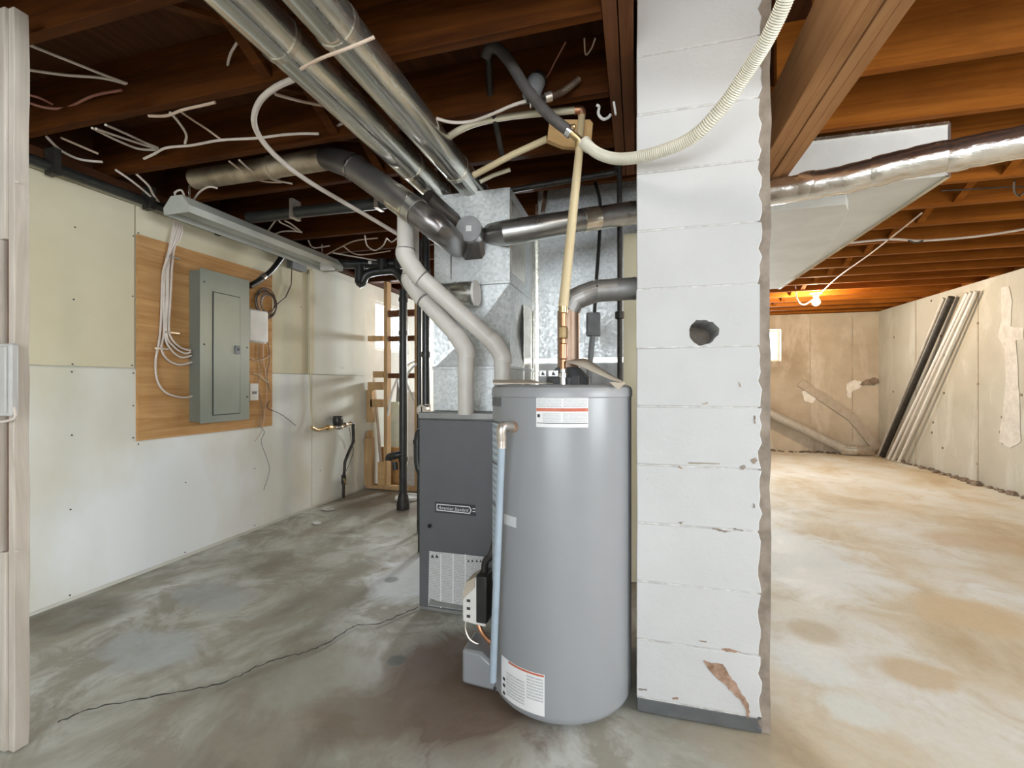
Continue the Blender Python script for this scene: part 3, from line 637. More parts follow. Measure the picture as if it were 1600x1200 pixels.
# dusky duct from the joist bay down to the plenum's left front
P0, P1, P2 = at(512, 246, 2.38), at(548, 258, 2.22), at(655, 335, 2.07); P3 = at(690, 362, 2.11); P4 = atY(714, 383, PY0 - .03); P5 = atY(720, 388, PY0 + .06)
t = duct('round_duct', 'dusky round duct slanting down from an elbow to the plenum front', 'duct_dark', [P0, P1] + spline([P1, P2, P3, P4, P5], 5)[1:], .060, cmat='duct_bright')
d12 = (P2 - P1).normalized()
obj('coupling', MB().tube([P2 - d12 * .17, P2 - d12 * .06], [.0635, .0635], 28), 'duct_bright', t); obj('coupling', MB().tube([P2 - d12 * .055, P2 - d12 * .01], [.0645, .0645], 28), 'duct_steel', t); obj('coupling', MB().tube([P1 + d12 * .02, P1 + d12 * .035], [.064, .064], 28), 'duct_steel', t)
Q0 = at(520, 247, 2.40)
Q1 = Vector((XL + .35, Q0.y + .02, Q0.z + .01))
t = duct('round_duct', 'dusty beige round duct lying along the joist bay above the light', 'duct_dusty', [Q1, Q1.lerp(Q0, .5), Q0], .056, [(Q1.lerp(Q0, .58), Q1.lerp(Q0, .60))], cmat='duct_dusty')
# duct crossing to the right behind the chimney, wrapped in foil on the far side
R0 = atY(768, 366, PY0 + .01); R1 = at(790, 364, 2.30); R2 = at(905, 345, 2.28); R3 = at(1000, 331, 2.36); R4 = at(1100, 318, 2.26); R5 = at(1215, 299, 2.09); R6 = at(1600, 221, 1.62); R7 = R6 + (R6 - R5) * .6
t = duct('round_duct', 'round duct running from plenum behind the chimney, foil wrapped over the right room', 'duct_steel', [R0, R1, R2, R3, R4], .056)
obj('foil_sleeve', MB().tube(spline([R4, R5, R5.lerp(R6, .33) + Vector((0, 0, -.006)), R5.lerp(R6, .62) + Vector((0, 0, .006)), R6, R7], 10), .058, 28, 0, rf=lambda i, m: .058 + .0022 * math.sin(i * 1.9) * math.sin(i * .7)), 'duct_foil', t)
obj('tape_wrap', MB().tube([R2.lerp(R3, .05), R2.lerp(R3, .30)], [.0585, .0585], 28), 'foil_tape', t); obj('coupling', MB().tube([R1.lerp(R2, .02), R1.lerp(R2, .25)], [.059, .059], 28), 'duct_bright', t)
for f in (.15, .48, .78):
    c = R5.lerp(R6, f); obj('foil_wrinkle', MB().tube([c - (R6 - R5).normalized() * .03, c, c + (R6 - R5).normalized() * .03], [.058, .0615, .058], 24), 'duct_foil', t)

# return air drop behind the heater
ret = thing('return_duct', 'tall flat galvanized return air duct behind the water heater', 'duct', (-.30, 3.1, 0))
obj('body', B(-.62, .05, 2.9, 3.35, 0, 2.42), 'galvanized', ret, bevel=.003)
obj('corner_angle', B(-.632, -.612, 2.885, 2.91, 0, 2.30), 'duct_bright', ret)
obj('flange', B(-.625, .05, 2.88, 2.9, 1.27, 1.30), 'duct_bright', ret); obj('lower_panel', B(-.615, .05, 2.892, 2.9, .0, 1.265), 'furnace_trim', ret)
obj('seam_rib', B(-.325, -.315, 2.893, 2.9, 1.3, 2.3), 'galvanized', ret)
hp = [atY(848, 332, 2.86), atY(854, 290, 2.86)]; tag(obj('metal_strap', MB().bar(hp[0], hp[1], .028, .006, (0, 1, 0)), 'duct_bright'), 'pale metal strap hanging in front of the return duct', 'strap')

# flat trunk duct beyond the beam on the right
trk = thing('trunk_duct', 'wide flat pale sheet metal trunk duct under the right room joists', 'duct', (.8, 3.6, 2.06))
obj('main_box', B(.30, 1.335, 2.46, 4.95, 2.062, 2.298), 'trunk_steel', trk, bevel=.003)
pl = [(.30, 2.57), (.986, 2.57), (1.03, 2.66), (1.09, 2.90), (1.16, 3.2), (1.205, 3.5), (1.225, 3.9), (1.235, 4.6), (.30, 4.6)]
obj('lower_tray', MB().prism([(x, y, 2.012) for x, y in pl], (0, 0, .049)), 'trunk_steel', trk, bevel=.002)
obj('edge_seam', B(1.325, 1.345, 2.46, 4.95, 2.054, 2.064), 'duct_bright', trk); obj('front_cleat', B(.30, 1.335, 2.452, 2.462, 2.285, 2.30), 'duct_bright', trk)
obj('side_seam', B(1.336, 1.35, 2.47, 2.50, 2.064, 2.30), 'duct_steel', trk)

# ------------------------------------------------------------------ PVC vent pipes
def pvc(label, pts, r, rings, elbows):
    t = thing('vent_pipe', label, 'pipe', tuple(pts[-1]), 'white plastic furnace vent pipes'); obj('pipe', MB().tube(pts, r, 22), 'pvc', t)
    for (a, b) in rings: obj('joint_ring', MB().tube([a, b], [r + .0058, r + .0058], 22), 'pvc_ring', t)
    for e in elbows: obj('elbow', MB().tube(e, r + .005, 22, 4), 'pvc', t)
r = .040
V0 = at(634, 230, 2.20); V1 = at(634, 400, 2.20); V0.x, V0.y = V1.x, V1.y; V0.z = 2.03; V2 = at(652, 428, 2.20); V3 = at(772, 536, 2.24); V4 = at(785, 556, 2.25); V5 = Vector((V4.x, V4.y, 0.985))
def lp(a, b, d): return a + (b - a).normalized() * d
pvc('upper white plastic vent pipe slanting from the ceiling to behind the heater', [V0, V1, V2, V3, V4, V5], r,
    [(lp(V1, V0, .030), lp(V1, V0, .034)), (lp(V2, V3, .028), lp(V2, V3, .033))], [[lp(V1, V0, .03), V1, V2, lp(V2, V3, .028)], [lp(V3, V2, .03), V3, V4, lp(V4, V5, .03)]])
U0 = at(642, 360, 2.31); U1 = at(642, 440, 2.31); U2 = at(657, 462, 2.31); U3 = at(716, 527, 2.26); U4 = at(728, 548, 2.25); U5 = Vector((U4.x, U4.y, 0.985)); U0.x, U0.y = U1.x, U1.y
U0.z = 1.97
pvc('lower white plastic vent pipe dropping onto the furnace top', [U0, U1, U2, U3, U4, U5], r,
    [(lp(U1, U0, .030), lp(U1, U0, .034)), (lp(U2, U3, .028), lp(U2, U3, .033))], [[lp(U1, U0, .03), U1, U2, lp(U2, U3, .028)], [lp(U3, U2, .03), U3, U4, lp(U4, U5, .03)]])

# ------------------------------------------------------------------ water heater
HC = Vector((-.278, 1.722, 0)); HR = .260; HZ = 1.135
wh = thing('water_heater', 'tall grey tank water heater standing against the block chimney', 'water heater', tuple(HC))
prof = [(.0, .018), (HR - .03, .018), (HR - .012, .022), (HR - .002, .034), (HR, .05), (HR, 1.085), (HR - .001, 1.092), (HR - .004, 1.095)]
obj('tank', MB().lathe(HC, prof, 72), 'heater_grey', wh)
obj('top_cap', MB().lathe(HC, [(HR + .001, 1.090), (HR + .0035, 1.093), (HR + .0035, 1.112), (HR - .001, 1.124), (HR - .012, 1.131), (HR - .03, 1.133), (.0, 1.135)], 72), 'heater_cap', wh)
for an in (.6, 2.7, 4.8): obj('foot', MB().cyl(HC + Vector((.2 * math.cos(an), .2 * math.sin(an), 0)), HC + Vector((.2 * math.cos(an), .2 * math.sin(an), .02)), .02, 12), 'heater_dark', wh)
def hit(px, py, R=HR):
    """ray from the lens against the tank"""
    d = ray(px, py); a = d.x ** 2 + d.y ** 2; b = -2 * (d.x * HC.x + d.y * HC.y); c = HC.x ** 2 + HC.y ** 2 - R * R; D = b * b - 4 * a * c
    t = (-b - math.sqrt(max(D, 0))) / (2 * a); p = CAMP + d * t; return math.atan2(p.y - HC.y, p.x - HC.x), p.z, p
def curved(name, th0, th1, z0, z1, mat, parent, off=.001, n=14, uv=True, t=.0008, skew=0.0):
    if th1 < th0: th0, th1 = th1, th0
    m = MB(); vs = []; uvs = []
    for i in range(n + 1):
        th = th0 + (th1 - th0) * i / n
        for z in (z0, z1):
            vs.append((HC.x + (HR + off) * math.cos(th), HC.y + (HR + off) * math.sin(th), z)); uvs.append((i / n, 0 if z == z0 else 1))
    m.add(vs, [(2 * i, 2 * i + 2, 2 * i + 3, 2 * i + 1) for i in range(n)]); return obj(name, m, mat, parent, uv=uvs)
def wrap(th): return th + 2 * math.pi if th < 0 else th
def label_at(name, px0, px1, py0, py1, mat, parent, off=.0012):
    ta, _, pa = hit(px0, (py0 + py1) / 2); tb, _, pb = hit(px1, (py0 + py1) / 2); pm_ = (px0 + px1) / 2
    _, zt, _ = hit(pm_, py0); _, zb, _ = hit(pm_, py1); return curved(name, wrap(ta), wrap(tb), zb, zt, mat, parent, off)
wl = label_at('warning_label', 838, 919, 613, 668, 'print_white', wh)
label_at('label_text', 840, 877, 616, 636, 'print_sheet_small', wl, .0020); label_at('label_text', 880, 917, 616, 636, 'print_sheet_small', wl, .0020)
label_at('red_band', 838.5, 918.5, 638, 643, 'print_red', wl, .0022)
label_at('label_text', 848, 876, 645, 659, 'print_sheet_small', wl, .0020); label_at('label_text', 880, 917, 645, 659, 'print_sheet_small', wl, .0020); label_at('label_pictogram', 840, 844, 647, 652, 'print_black', wl, .0022); label_at('label_rule', 839, 918, 661, 662, 'print_black', wl, .0020)
wl2 = label_at('warning_label', 784, 851, 1044, 1108, 'print_white', wh)
label_at('label_text', 792, 820, 1056, 1094, 'print_sheet_small', wl2, .0020); label_at('label_text', 823, 849, 1056, 1094, 'print_sheet_small', wl2, .0020); label_at('red_band', 795, 850, 1047, 1050, 'print_red', wl2, .0022)
for py in (1058, 1068, 1080): label_at('label_pictogram', 786.5, 790, py, py + 4.5, 'print_black', wl2, .0022)
# energy and instruction sheets round on the left side of the tank
t0 = wrap(hit(781, 760)[0]); t1 = t0 - .0
sd = curved('instruction_label', t0 - .55, t0 + .02, .70, 1.0, 'print_sheet_side', wh); sd2 = curved('instruction_label', t0 - .55, t0 + .02, .40, .685, 'print_sheet_side', wh)
for z in (1.0, .85, .70): curved('label_rule', t0 - .55, t0 + .02, z - .006, z + .002, 'heater_dark', wh, .002)
label_at('rating_tag', 788, 807, 806, 822, 'print_sheet_small', wh)
curved('vent_hatch', wrap(hit(772, 620)[0]) - .12, wrap(hit(783, 620)[0]), 1.056, 1.090 - .002, 'heater_dark', wh, .002)
obj('screw', MB().cyl(hit(774, 1076)[2], hit(774, 1076)[2] + Vector((-.004, -.004, 0)), .006, 10), 'print_black', wh)
# relief valve, elbow and blue-grey discharge pipe
_, _, pv = hit(803, 667); nv = (pv - HC); nv.z = 0; nv.normalize()
rv = obj('relief_valve', MB().tube([pv - nv * .01, pv + nv * .012], [.019, .019], 16), 'rust', wh)
e1 = at(785, 667, (pv - CAMP).dot(Vector((-_s, _c, 0))) - .045); obj('elbow', MB().tube(spline([pv + nv * .005, e1, e1 + Vector((-.002, 0, -.045))], 6), .0165, 16), 'nickel', rv)
dp0 = e1 + Vector((-.002, 0, -.04)); dp1 = at(770, 1064, 1.585)
obj('discharge_pipe', MB().tube([dp0, dp1], [.0125, .0125], 16), 'blue_pipe', wh); obj('pipe_collar', MB().tube([dp0, dp0 + Vector((0, 0, -.03))], [.0155, .0155], 16), 'nickel', rv)
# gas control valve and burner cover on the left of the tank
gv = thing
vx, vy = -.606, 1.695
body = MB().prism([(vx - .045, vy - .045, .215), (vx + .05, vy - .045, .205), (vx + .05, vy - .045, .375), (vx + .01, vy - .045, .395), (vx - .045, vy - .045, .335)], (0, .085, 0))
gvo = obj('gas_valve', body, 'white_plastic', wh, bevel=.006)
obj('valve_side', B(vx + .012, vx + .055, vy - .049, vy + .044, .22, .40), 'black_plastic', gvo, bevel=.004); obj('valve_dial', MB().prism([(vx - .045, vy - .05, .30), (vx + .008, vy - .05, .355), (vx + .008, vy - .05, .395), (vx - .03, vy - .05, .37)], (0, .09, 0)), 'paper_tan', gvo)
for k in range(3): obj('valve_mark', B(vx - .026, vx - .012, vy - .0475, vy - .046, .235 + .03 * k, .245 + .03 * k), 'print_black', gvo)
obj('gas_connector', MB().tube([(vx + .03, vy, .40), (vx + .035, vy, .44), (vx + .06, vy - .005, .47), (vx + .075, vy, .53)], .014, 12, 5), 'black_iron', gvo)
obj('burner_tube', MB().tube([(vx + .0, vy, .21), (vx + .02, vy - .01, .17), (vx + .06, vy - .02, .14), (vx + .10, vy, .13)], .009, 10, 5), 'copper', gvo)
obj('pilot_tube', MB().tube([(vx - .035, vy - .03, .215), (vx - .035, vy - .035, .18), (vx - .01, vy - .04, .145), (vx + .05, vy - .03, .125), (vx + .13, vy - .01, .12)], .004, 8, 5), 'nickel', gvo)
obj('burner_cover', MB().prism([(-.636, 1.605, .006), (-.47, 1.59, .006), (-.47, 1.59, .075), (-.556, 1.60, .135), (-.636, 1.605, .135)], (0, .14, 0)), 'heater_grey', wh, bevel=.012)
# water and draught fittings on the tank top
hood = obj('draft_hood', MB().lathe(HC + Vector((.02, .05, 0)), [(.085, 1.133), (.085, 1.160), (.062, 1.185), (.046, 1.20)], 32), 'heater_dark', wh)
nz = at(880, 590, 1.66); nz.z = 1.13
obj('nipple', MB().lathe((nz.x, nz.y, 0), [(.012, 1.13), (.012, 1.158), (.017, 1.160), (.017, 1.175), (.012, 1.177), (.012, 1.19)], 18), 'chrome', wh)
for (px0, px1) in ((843, 853), (857, 872)):
    P = [at(px0, 588, 1.62), at(px1, 588, 1.62), at(px1, 579, 1.62), at(px0, 579, 1.62)]
    o = obj('caution_tag', MB().prism(P, (0, .002, 0)), 'print_white', wh)
    c = (P[0] + P[2]) / 2; obj('tag_mark', MB().prism([c + Vector((-.008, -.0012, -.006)), c + Vector((.008, -.0012, -.006)), c + Vector((0, -.0012, .007))], (0, .0008, 0)), 'print_black', o)
for an in (0.5,): pass
obj('spare_port', B(nz.x + .03, nz.x + .055, nz.y + .0, nz.y + .03, 1.133, 1.165), 'print_black', wh)

# copper stub, pale riser and flue
wp = thing('water_riser', 'pale tan plastic water riser with brass and copper foot above the heater', 'pipe', (nz.x, nz.y, 1.19))
zc = lambda py, d=1.66: H + (600 - py) / FPX * d
obj('copper_stub', MB().tube([(nz.x, nz.y, 1.188), (nz.x, nz.y, zc(478))], [.0105, .0105], 14), 'copper', wp)
obj('union', MB().lathe((nz.x, nz.y, 0), [(.012, zc(530)), (.017, zc(528)), (.017, zc(512)), (.012, zc(510))], 8), 'brass', wp); obj('union', MB().lathe((nz.x, nz.y, 0), [(.011, zc(490)), (.0165, zc(489)), (.0165, zc(472)), (.012, zc(470)), (.011, zc(458))], 14), 'brass', wp)
obj('copper_sleeve', MB().lathe((nz.x, nz.y, 0), [(.011, zc(562)), (.0145, zc(560)), (.0145, zc(538)), (.011, zc(536))], 14), 'copper', wp)
rt = at(906, 228, 1.72); rb = Vector((nz.x, nz.y, zc(480)))
obj('riser', MB().tube([rb, rb.lerp(rt, .3) + Vector((.0, 0, 0)), rt], [.0185, .018, .0155], 16), 'pex_tan', wp)
flu = thing('flue_pipe', 'metal flue pipe elbowing from the heater top into the chimney', 'flue', (HC.x + .02, HC.y + .05, 1.19))
f0 = Vector((HC.x + .02, HC.y + .06, 1.19)); f1 = Vector((f0.x, f0.y, zc(490, 1.85))); f3 = Vector((CX0 + .012, 1.86, zc(455, 1.85))); f2 = f0.lerp(f3, .12); f2.z = f1.z + .05; f2b = f0.lerp(f3, .38); f2b.z = f3.z - .012
fl_lo = obj('riser', MB().tube([f0, f1], [.043, .043], 26), 'flue_tan', flu)
obj('elbow', MB().tube([f1, f1.lerp(f2, .6) + Vector((0, 0, .012)), f2 + Vector((.02, 0, .008)), f2b], .0435, 26), 'flue_grey', flu, smooth=False)
obj('run', MB().tube([f2b, f3], [.0435, .0435], 26), 'flue_grey', flu)
for f in (.0, .45, .86): obj('joint_band', MB().tube([f2b.lerp(f3, f), f2b.lerp(f3, f + .03)], [.0455, .0455], 26), 'flue_grey', flu)
obj('screw', MB().ball(f2b.lerp(f3, .06) + Vector((0, -.045, .01)), .004, 8), 'print_black', flu)
# bent cardboard flap lying over the tank rim
m = MB(); N = 16; A1 = [at(884, 566, 1.63), at(905, 572, 1.60), at(930, 583, 1.57), at(955, 594, 1.545), at(975, 599, 1.52)]; A2 = [at(893, 564, 1.74), at(915, 562, 1.72), at(935, 574, 1.70), at(955, 587, 1.66), at(972, 597, 1.60)]
A1 = spline(A1, 5); A2 = spline(A2, 5); n = len(A1); vs = []
for i in range(n): vs += [A1[i] , A2[i]]
m.add(vs, [(2 * i, 2 * i + 1, 2 * i + 3, 2 * i + 2) for i in range(n - 1)])
cf = obj('cardboard_flap', m, 'paper_tan'); s_ = cf.modifiers.new('thickness', 'SOLIDIFY'); s_.thickness = .004; tag(cf, 'bent tan cardboard flap lying on the heater top rim', 'cardboard')
m = MB(); m.prism([at(952, 597, 1.512), at(978, 598, 1.512), at(966, 609, 1.507)], (0, .003, 0)); obj('folded_tip', m, 'paper_tan', cf)
m = MB().prism([at(914, 574, 1.588), at(924, 578, 1.58), at(925, 580, 1.58), at(915, 576.5, 1.588)], (0, .002, .0005)); obj('slot', m, 'print_black', cf)
sh = MB(); rim = [(770, 592), (800, 589), (830, 592), (850, 595), (864, 594), (850, 597), (800, 597.5), (770, 597)]
tag(obj('dust_sheet', MB().prism([Vector((at(x, y, 1.70 if y < 594 else 1.60).x, at(x, y, 1.70 if y < 594 else 1.60).y, 1.137 + (.012 if y < 594 else 0))) for x, y in rim], (0, 0, .003)), 'paper_tan'), 'limp grey scrap sheet on the left of the heater top', 'paper')

# ------------------------------------------------------------------ plumbing above the heater
blk = thing('wood_block', 'tan scrap wood block fixed between the joists behind the hose tee', 'wood block', tuple(at(890, 205, 1.95)))
bp = [at(858, 193, 1.95), at(868, 186, 1.95), at(922, 186, 1.95), at(927, 192, 1.95), at(924, 226, 1.95), at(905, 230, 1.95), at(880, 228, 1.95), at(855, 218, 1.95)]
obj('block', MB().prism(bp, Vector((-_s, _c, 0.1)) * .04), 'scrap_wood', blk, bevel=.004)
tag(obj('tan_pipe', T([at(905, 225, 1.90), at(908, 195, 1.93), at(909, 180, 1.95)], .015, 14), 'pex_tan'), 'short upright tan pipe in front of the wood block', 'pipe')
tn = thing('tan_water_line', 'pale tan water line crossing under the joists to a copper elbow', 'pipe', tuple(at(800, 188, 1.98)))
obj('line', T([at(690, 222, 2.12), at(715, 205, 2.08), at(745, 192, 2.05), at(800, 181, 2.0), at(898, 172, 1.95)], .0155, 14, 5), 'pex_pale', tn); obj('elbow', T([at(897, 172, 1.95), at(907, 172, 1.95), at(909, 181, 1.95)], .018, 14, 4), 'copper', tn)
tag(obj('tan_pipe', T([at(855, 217, 1.98), at(800, 242, 2.06), at(740, 274, 2.14)], .0145, 14), 'pex_tan'), 'slanting tan pipe running left from the wood block to the ducts', 'pipe')
tag(obj('tan_pipe', T([at(797, 265, 2.2), at(770, 274, 2.2), at(750, 284, 2.2)], .010, 12), 'pex_pale'), 'short pale pipe end just above the right foil duct', 'pipe')
tee = thing('hose_tee', 'small brass hose tee where the grey and white hoses meet', 'fitting', tuple(at(906, 222, 1.72)))
obj('body', T([at(891, 207, 1.70), at(906, 219, 1.71), at(918, 226, 1.70)], .013, 14, 3), 'brass', tee); obj('clamp', MB().tube([at(887, 203, 1.70), at(893, 208, 1.70)], [.023, .023], 16), 'chrome', tee); obj('clamp', MB().ball(at(896, 198, 1.68), .010, 8), 'brass', tee); obj('collar', MB().tube([at(912, 222, 1.70), at(921, 231, 1.69)], [.024, .022], 16), 'hose_white', tee); obj('drop', T([at(906, 219, 1.71), at(906, 230, 1.72)], .017, 12), 'brass', tee)
tag(obj('grey_hose', T([at(758, 92, 1.80), at(764, 77, 1.78), at(776, 75, 1.76), at(795, 95, 1.74), at(825, 142, 1.72), at(858, 180, 1.70), at(888, 204, 1.70)], .0205, 16, 8), 'dark_rubber'), 'dark grey insulated hose arching from the joists down to the brass tee', 'hose')
tag(obj('black_pipe', T([at(763, 80, 1.80), at(766, 150, 1.95), at(785, 245, 2.15)], .013, 12), 'black_iron'), 'thin dark pipe dropping between the joists beside the grey hose', 'pipe')
hp_ = spline([at(916, 226, 1.69), at(935, 240, 1.64), at(962, 248, 1.58), at(995, 246, 1.51), at(1040, 234, 1.44), at(1085, 212, 1.37), at(1130, 165, 1.29), at(1165, 115, 1.22), at(1196, 66, 1.15), at(1225, 5, 1.08), at(1245, -60, 1.02)], 30)
tag(obj('corrugated_hose', MB().tube(hp_, .018, 14, 0, rf=lambda i, m: .0185 + (.0014 if i % 2 else -.0010)), 'hose_white'), 'white corrugated hose sweeping up across the chimney face', 'hose')
wv = thing('pump_motor', 'dark round pump motor with pipe stubs clamped under the joists', 'pump', tuple(at(838, 140, 1.80)))
obj('housing', MB().cyl(at(838, 128, 1.83), at(830, 150, 1.80), .036, 20), 'grey_box', wv); obj('dome', MB().ball(at(840, 126, 1.835), .036, 16), 'black_iron', wv); obj('bracket', MB().bar(at(815, 160, 1.81), at(860, 150, 1.81), .02, .012), 'black_iron', wv); obj('outlet', MB().cyl(at(852, 153, 1.80), at(862, 150, 1.80), .018, 14), 'nickel', wv); obj('hanger', MB().bar(at(829, 152, 1.80), at(829, 168, 1.80), .010, .004), 'white_plastic', wv)
tag(obj('ribbed_hose', MB().tube(spline([at(862, 150, 1.80), at(880, 143, 1.80), at(905, 124, 1.82)], 24), .012, 10, 0, rf=lambda i, m: .012 + (.001 if i % 2 else -.001)), 'cable_brown'), 'short brown ribbed hose beside the pump motor', 'hose')
hk = thing('pipe_hook', 'white plastic pipe hook hanging from the doubled joist', 'hook', tuple(at(950, 175, 1.9)))
obj('hook', T([at(932, 164, 1.9), at(936, 167, 1.9), at(935, 178, 1.9), at(942, 186, 1.9), at(950, 184, 1.9), at(954, 179, 1.9)], .006, 10, 5), 'white_plastic', hk); obj('clip', MB().bar(at(959, 160, 1.86), at(962, 179, 1.86), .014, .008), 'white_plastic', hk)
# gas line and switch cord before the return duct
gl = thing('gas_pipe', 'black iron gas pipe rising beside the chimney with an elbow on top', 'pipe', (-.09, 2.46, 0))
gx = at(968, 420, 2.42); g_top = at(968, 274, 2.42).z; gt = Vector((gx.x, gx.y, g_top))
obj('riser', T([(gx.x, gx.y, .02), (gx.x, gx.y, g_top - .02), (gx.x - .02, gx.y, g_top + .015), (gx.x - .05, gx.y, g_top + .018)], .0135, 14, 4), 'black_iron', gl)
obj('run', T([(gx.x - .04, gx.y, g_top + .018), at(770, 302, 2.62)], .0165, 14), 'black_iron', gl); obj('coupling', MB().lathe((gx.x, gx.y, 0), [(.016, zc(490, 2.42) - .03), (.024, zc(490, 2.42) - .025), (.024, zc(490, 2.42) + .01), (.016, zc(490, 2.42) + .012)], 8), 'black_iron', gl)
sw = thing('cord_switch', 'grey inline switch box hanging on a black cord by the return duct', 'switch', tuple(at(927, 507, 2.5)))
obj('upper_cord', T([at(930, 285, 2.62), at(938, 320, 2.58), at(936, 380, 2.54), at(931, 450, 2.5), at(929, 490, 2.5)], .010, 10, 5), 'black_plastic', sw); sb = at(927, 507, 2.5); obj('box', B(sb.x - .038, sb.x + .038, sb.y - .02, sb.y + .02, sb.z - .065, sb.z + .065), 'grey_box', sw, bevel=.008); obj('cover', B(sb.x - .028, sb.x + .028, sb.y - .026, sb.y - .019, sb.z - .05, sb.z + .05), 'grey_box', sw, bevel=.004)
obj('lower_cord', T([at(926, 524, 2.5), at(924, 545, 2.5), at(921, 580, 2.5), at(918, 640, 2.5)], .016, 10, 4), 'grey_box', sw); obj('strain_relief', MB().tube([at(930, 442, 2.5), at(930, 450, 2.5)], [.02, .018], 12), 'black_plastic', sw)
bd = atY(984, 500, 2.72); tag(obj('beige_board', B(bd.x - .035, bd.x + .045, 2.70, 2.74, 0, 2.0), 'drywall'), 'narrow beige board standing in the gap beside the chimney', 'board')

# ------------------------------------------------------------------ electric panel and wiring on the left wall
ply = tag(obj('plywood_board', B(XL, XL + .016, 2.004, 3.03, .80, 2.02), 'plywood', bevel=.001), 'orange plywood backing board behind the breaker panel', 'board')
PX = -2.73
pan = thing('breaker_panel', 'tall grey steel breaker panel mounted on the plywood board', 'breaker panel', (XL + .016, 2.507, .88))
obj('box', B(XL + .017, PX - .004, 2.322, 2.692, .888, 1.882), 'panel_grey', pan, bevel=.003)
cv = obj('cover', B(PX - .004, PX, 2.312, 2.702, .878, 1.892), 'panel_grey', pan, bevel=.0015)
def onP(px, py): return atX(px, py, PX)
y0, y1 = onP(333, 550).y, onP(374, 550).y
dr = obj('door', B(PX, PX + .006, y0, y1, .93, 1.75), 'panel_grey', pan, bevel=.002); obj('door_gap', B(PX - .0005, PX + .001, y0 - .006, y1 + .006, .924, 1.756), 'print_black', pan)
lt = onP(370, 547); obj('latch', B(PX + .005, PX + .014, lt.y - .022, lt.y + .02, lt.z - .03, lt.z + .03), 'grey_box', dr, bevel=.002); obj('latch_slot', B(PX + .0135, PX + .0155, lt.y - .008, lt.y + .008, lt.z - .004, lt.z + .012), 'print_black', dr)
for (px, py) in ((319, 538), (386, 543), (319, 440), (386, 620)): q = onP(px, py); obj('screw', MB().cyl(q, q + Vector((.003, 0, 0)), .006, 8), 'print_black', pan)
# bundle of pale cables down the plywood into the side of the panel
CG = 'pale cables running down the plywood into the panel'
cabs = [([(273, 345), (262, 400), (254, 430), (252, 490), (249, 530), (243, 565), (246, 595), (260, 614), (285, 621), (300, 619)], 'lowest looping to the panel foot'),
        ([(277, 348), (266, 385), (258, 415), (256, 470), (256, 520), (252, 545), (262, 562), (280, 570), (300, 566)], 'second from the bottom of the bundle'),
        ([(281, 350), (272, 378), (262, 405), (260, 470), (258, 524), (266, 545), (282, 558), (299, 556)], 'third from the bottom of the bundle'),
        ([(283, 352), (277, 372), (265, 398), (262, 470), (260, 522), (272, 542), (288, 552), (298, 550)], 'fourth from the bottom of the bundle'),
        ([(285, 352), (281, 372), (271, 392), (266, 470), (264, 515), (270, 532), (284, 544), (298, 547)], 'uppermost entering the panel side')]
for i, (pts, w) in enumerate(cabs):
    P = []
    for k, (x, y) in enumerate(pts):
        off = .03 + .004 * i if k > 1 else .06
        P.append(atX(x, y, XL + off + (.012 if k == len(pts) - 1 else 0)))
    tag(obj('cable', T(P, .0062, 8, 5), 'cable_white'), 'pale cable on plywood, ' + w, 'cable', CG)
for (x, y) in ((262, 402), (262, 520), (244, 545)):
    q = atX(x, y, XL + .02); obj('staple', MB().bar(q + Vector((.03, -.035, 0)), q + Vector((.03, .05, .0)), .012, .01), 'nickel', ply)
tag(obj('thick_conduit', T([atX(390, 447, -2.77), atX(405, 438, -2.765), atX(422, 425, -2.76), atX(436, 408, -2.76), atX(446, 392, -2.76), atX(450, 375, -2.76)], .021, 14, 6), 'black_plastic'), 'thick black service cable curving from the panel up to the joists', 'cable')
cl = atX(417, 432, -2.78); obj('clamp', MB().tube([atX(409, 434, -2.76), atX(413, 431, -2.76)], [.026, .026], 14), 'nickel', ply)
jb = thing('junction_box', 'grey junction box high on the wall beside the thick black cable', 'junction box', tuple(atX(467, 408, XL)))
q0, q1 = atX(457, 418, XL + .06), atX(478, 400, XL + .06); obj('box', B(XL + .001, XL + .06, q0.y, q1.y, q0.z, q0.z + .14), 'grey_box', jb, bevel=.004); obj('lid', B(XL + .06, XL + .066, q0.y - .005, q1.y + .005, q0.z - .004, q0.z + .144), 'grey_box', jb, bevel=.002)
co = MB(); cpt = []; cc = atX(417, 472, XL + .03)
for k in range(5 * 24 + 1):
    an = 2 * math.pi * k / 24; rr = .088 + .022 * math.sin(k * .13); cpt.append(cc + Vector((.004 * math.sin(k * .21) + .0015 * (k / 24), rr * math.cos(an) * 1.0 + .010 * math.sin(k * .09), rr * 1.05 * math.sin(an) - .012 * (k // 24) * .5)))
cpt += [atX(428, 480, XL + .03), atX(446, 465, XL + .025), atX(455, 445, XL + .025), atX(456, 420, XL + .03)]
tag(obj('coiled_cable', co.tube(cpt, .0045, 6), 'cable_brown'), 'thin dark cable hanging in a coil beside the panel', 'cable')
mx = thing('modem_box', 'white plastic telecom box beside the right edge of the panel', 'telecom box', tuple(atX(405, 533, XL + .016)))
q0, q1 = atX(389, 533, XL + .05), atX(420, 490, XL + .05); obj('shell', B(XL + .017, XL + .05, q0.y, q1.y, q0.z, q0.z + .25), 'white_plastic', mx, bevel=.015); obj('back_plate', B(XL + .0165, XL + .022, q0.y - .004, q1.y + .003, q0.z - .004, q0.z + .254), 'white_plastic', mx, bevel=.002)
ol = thing('wall_jack', 'small white phone jack low beside the panel', 'outlet', tuple(atX(397, 626, XL + .016)))
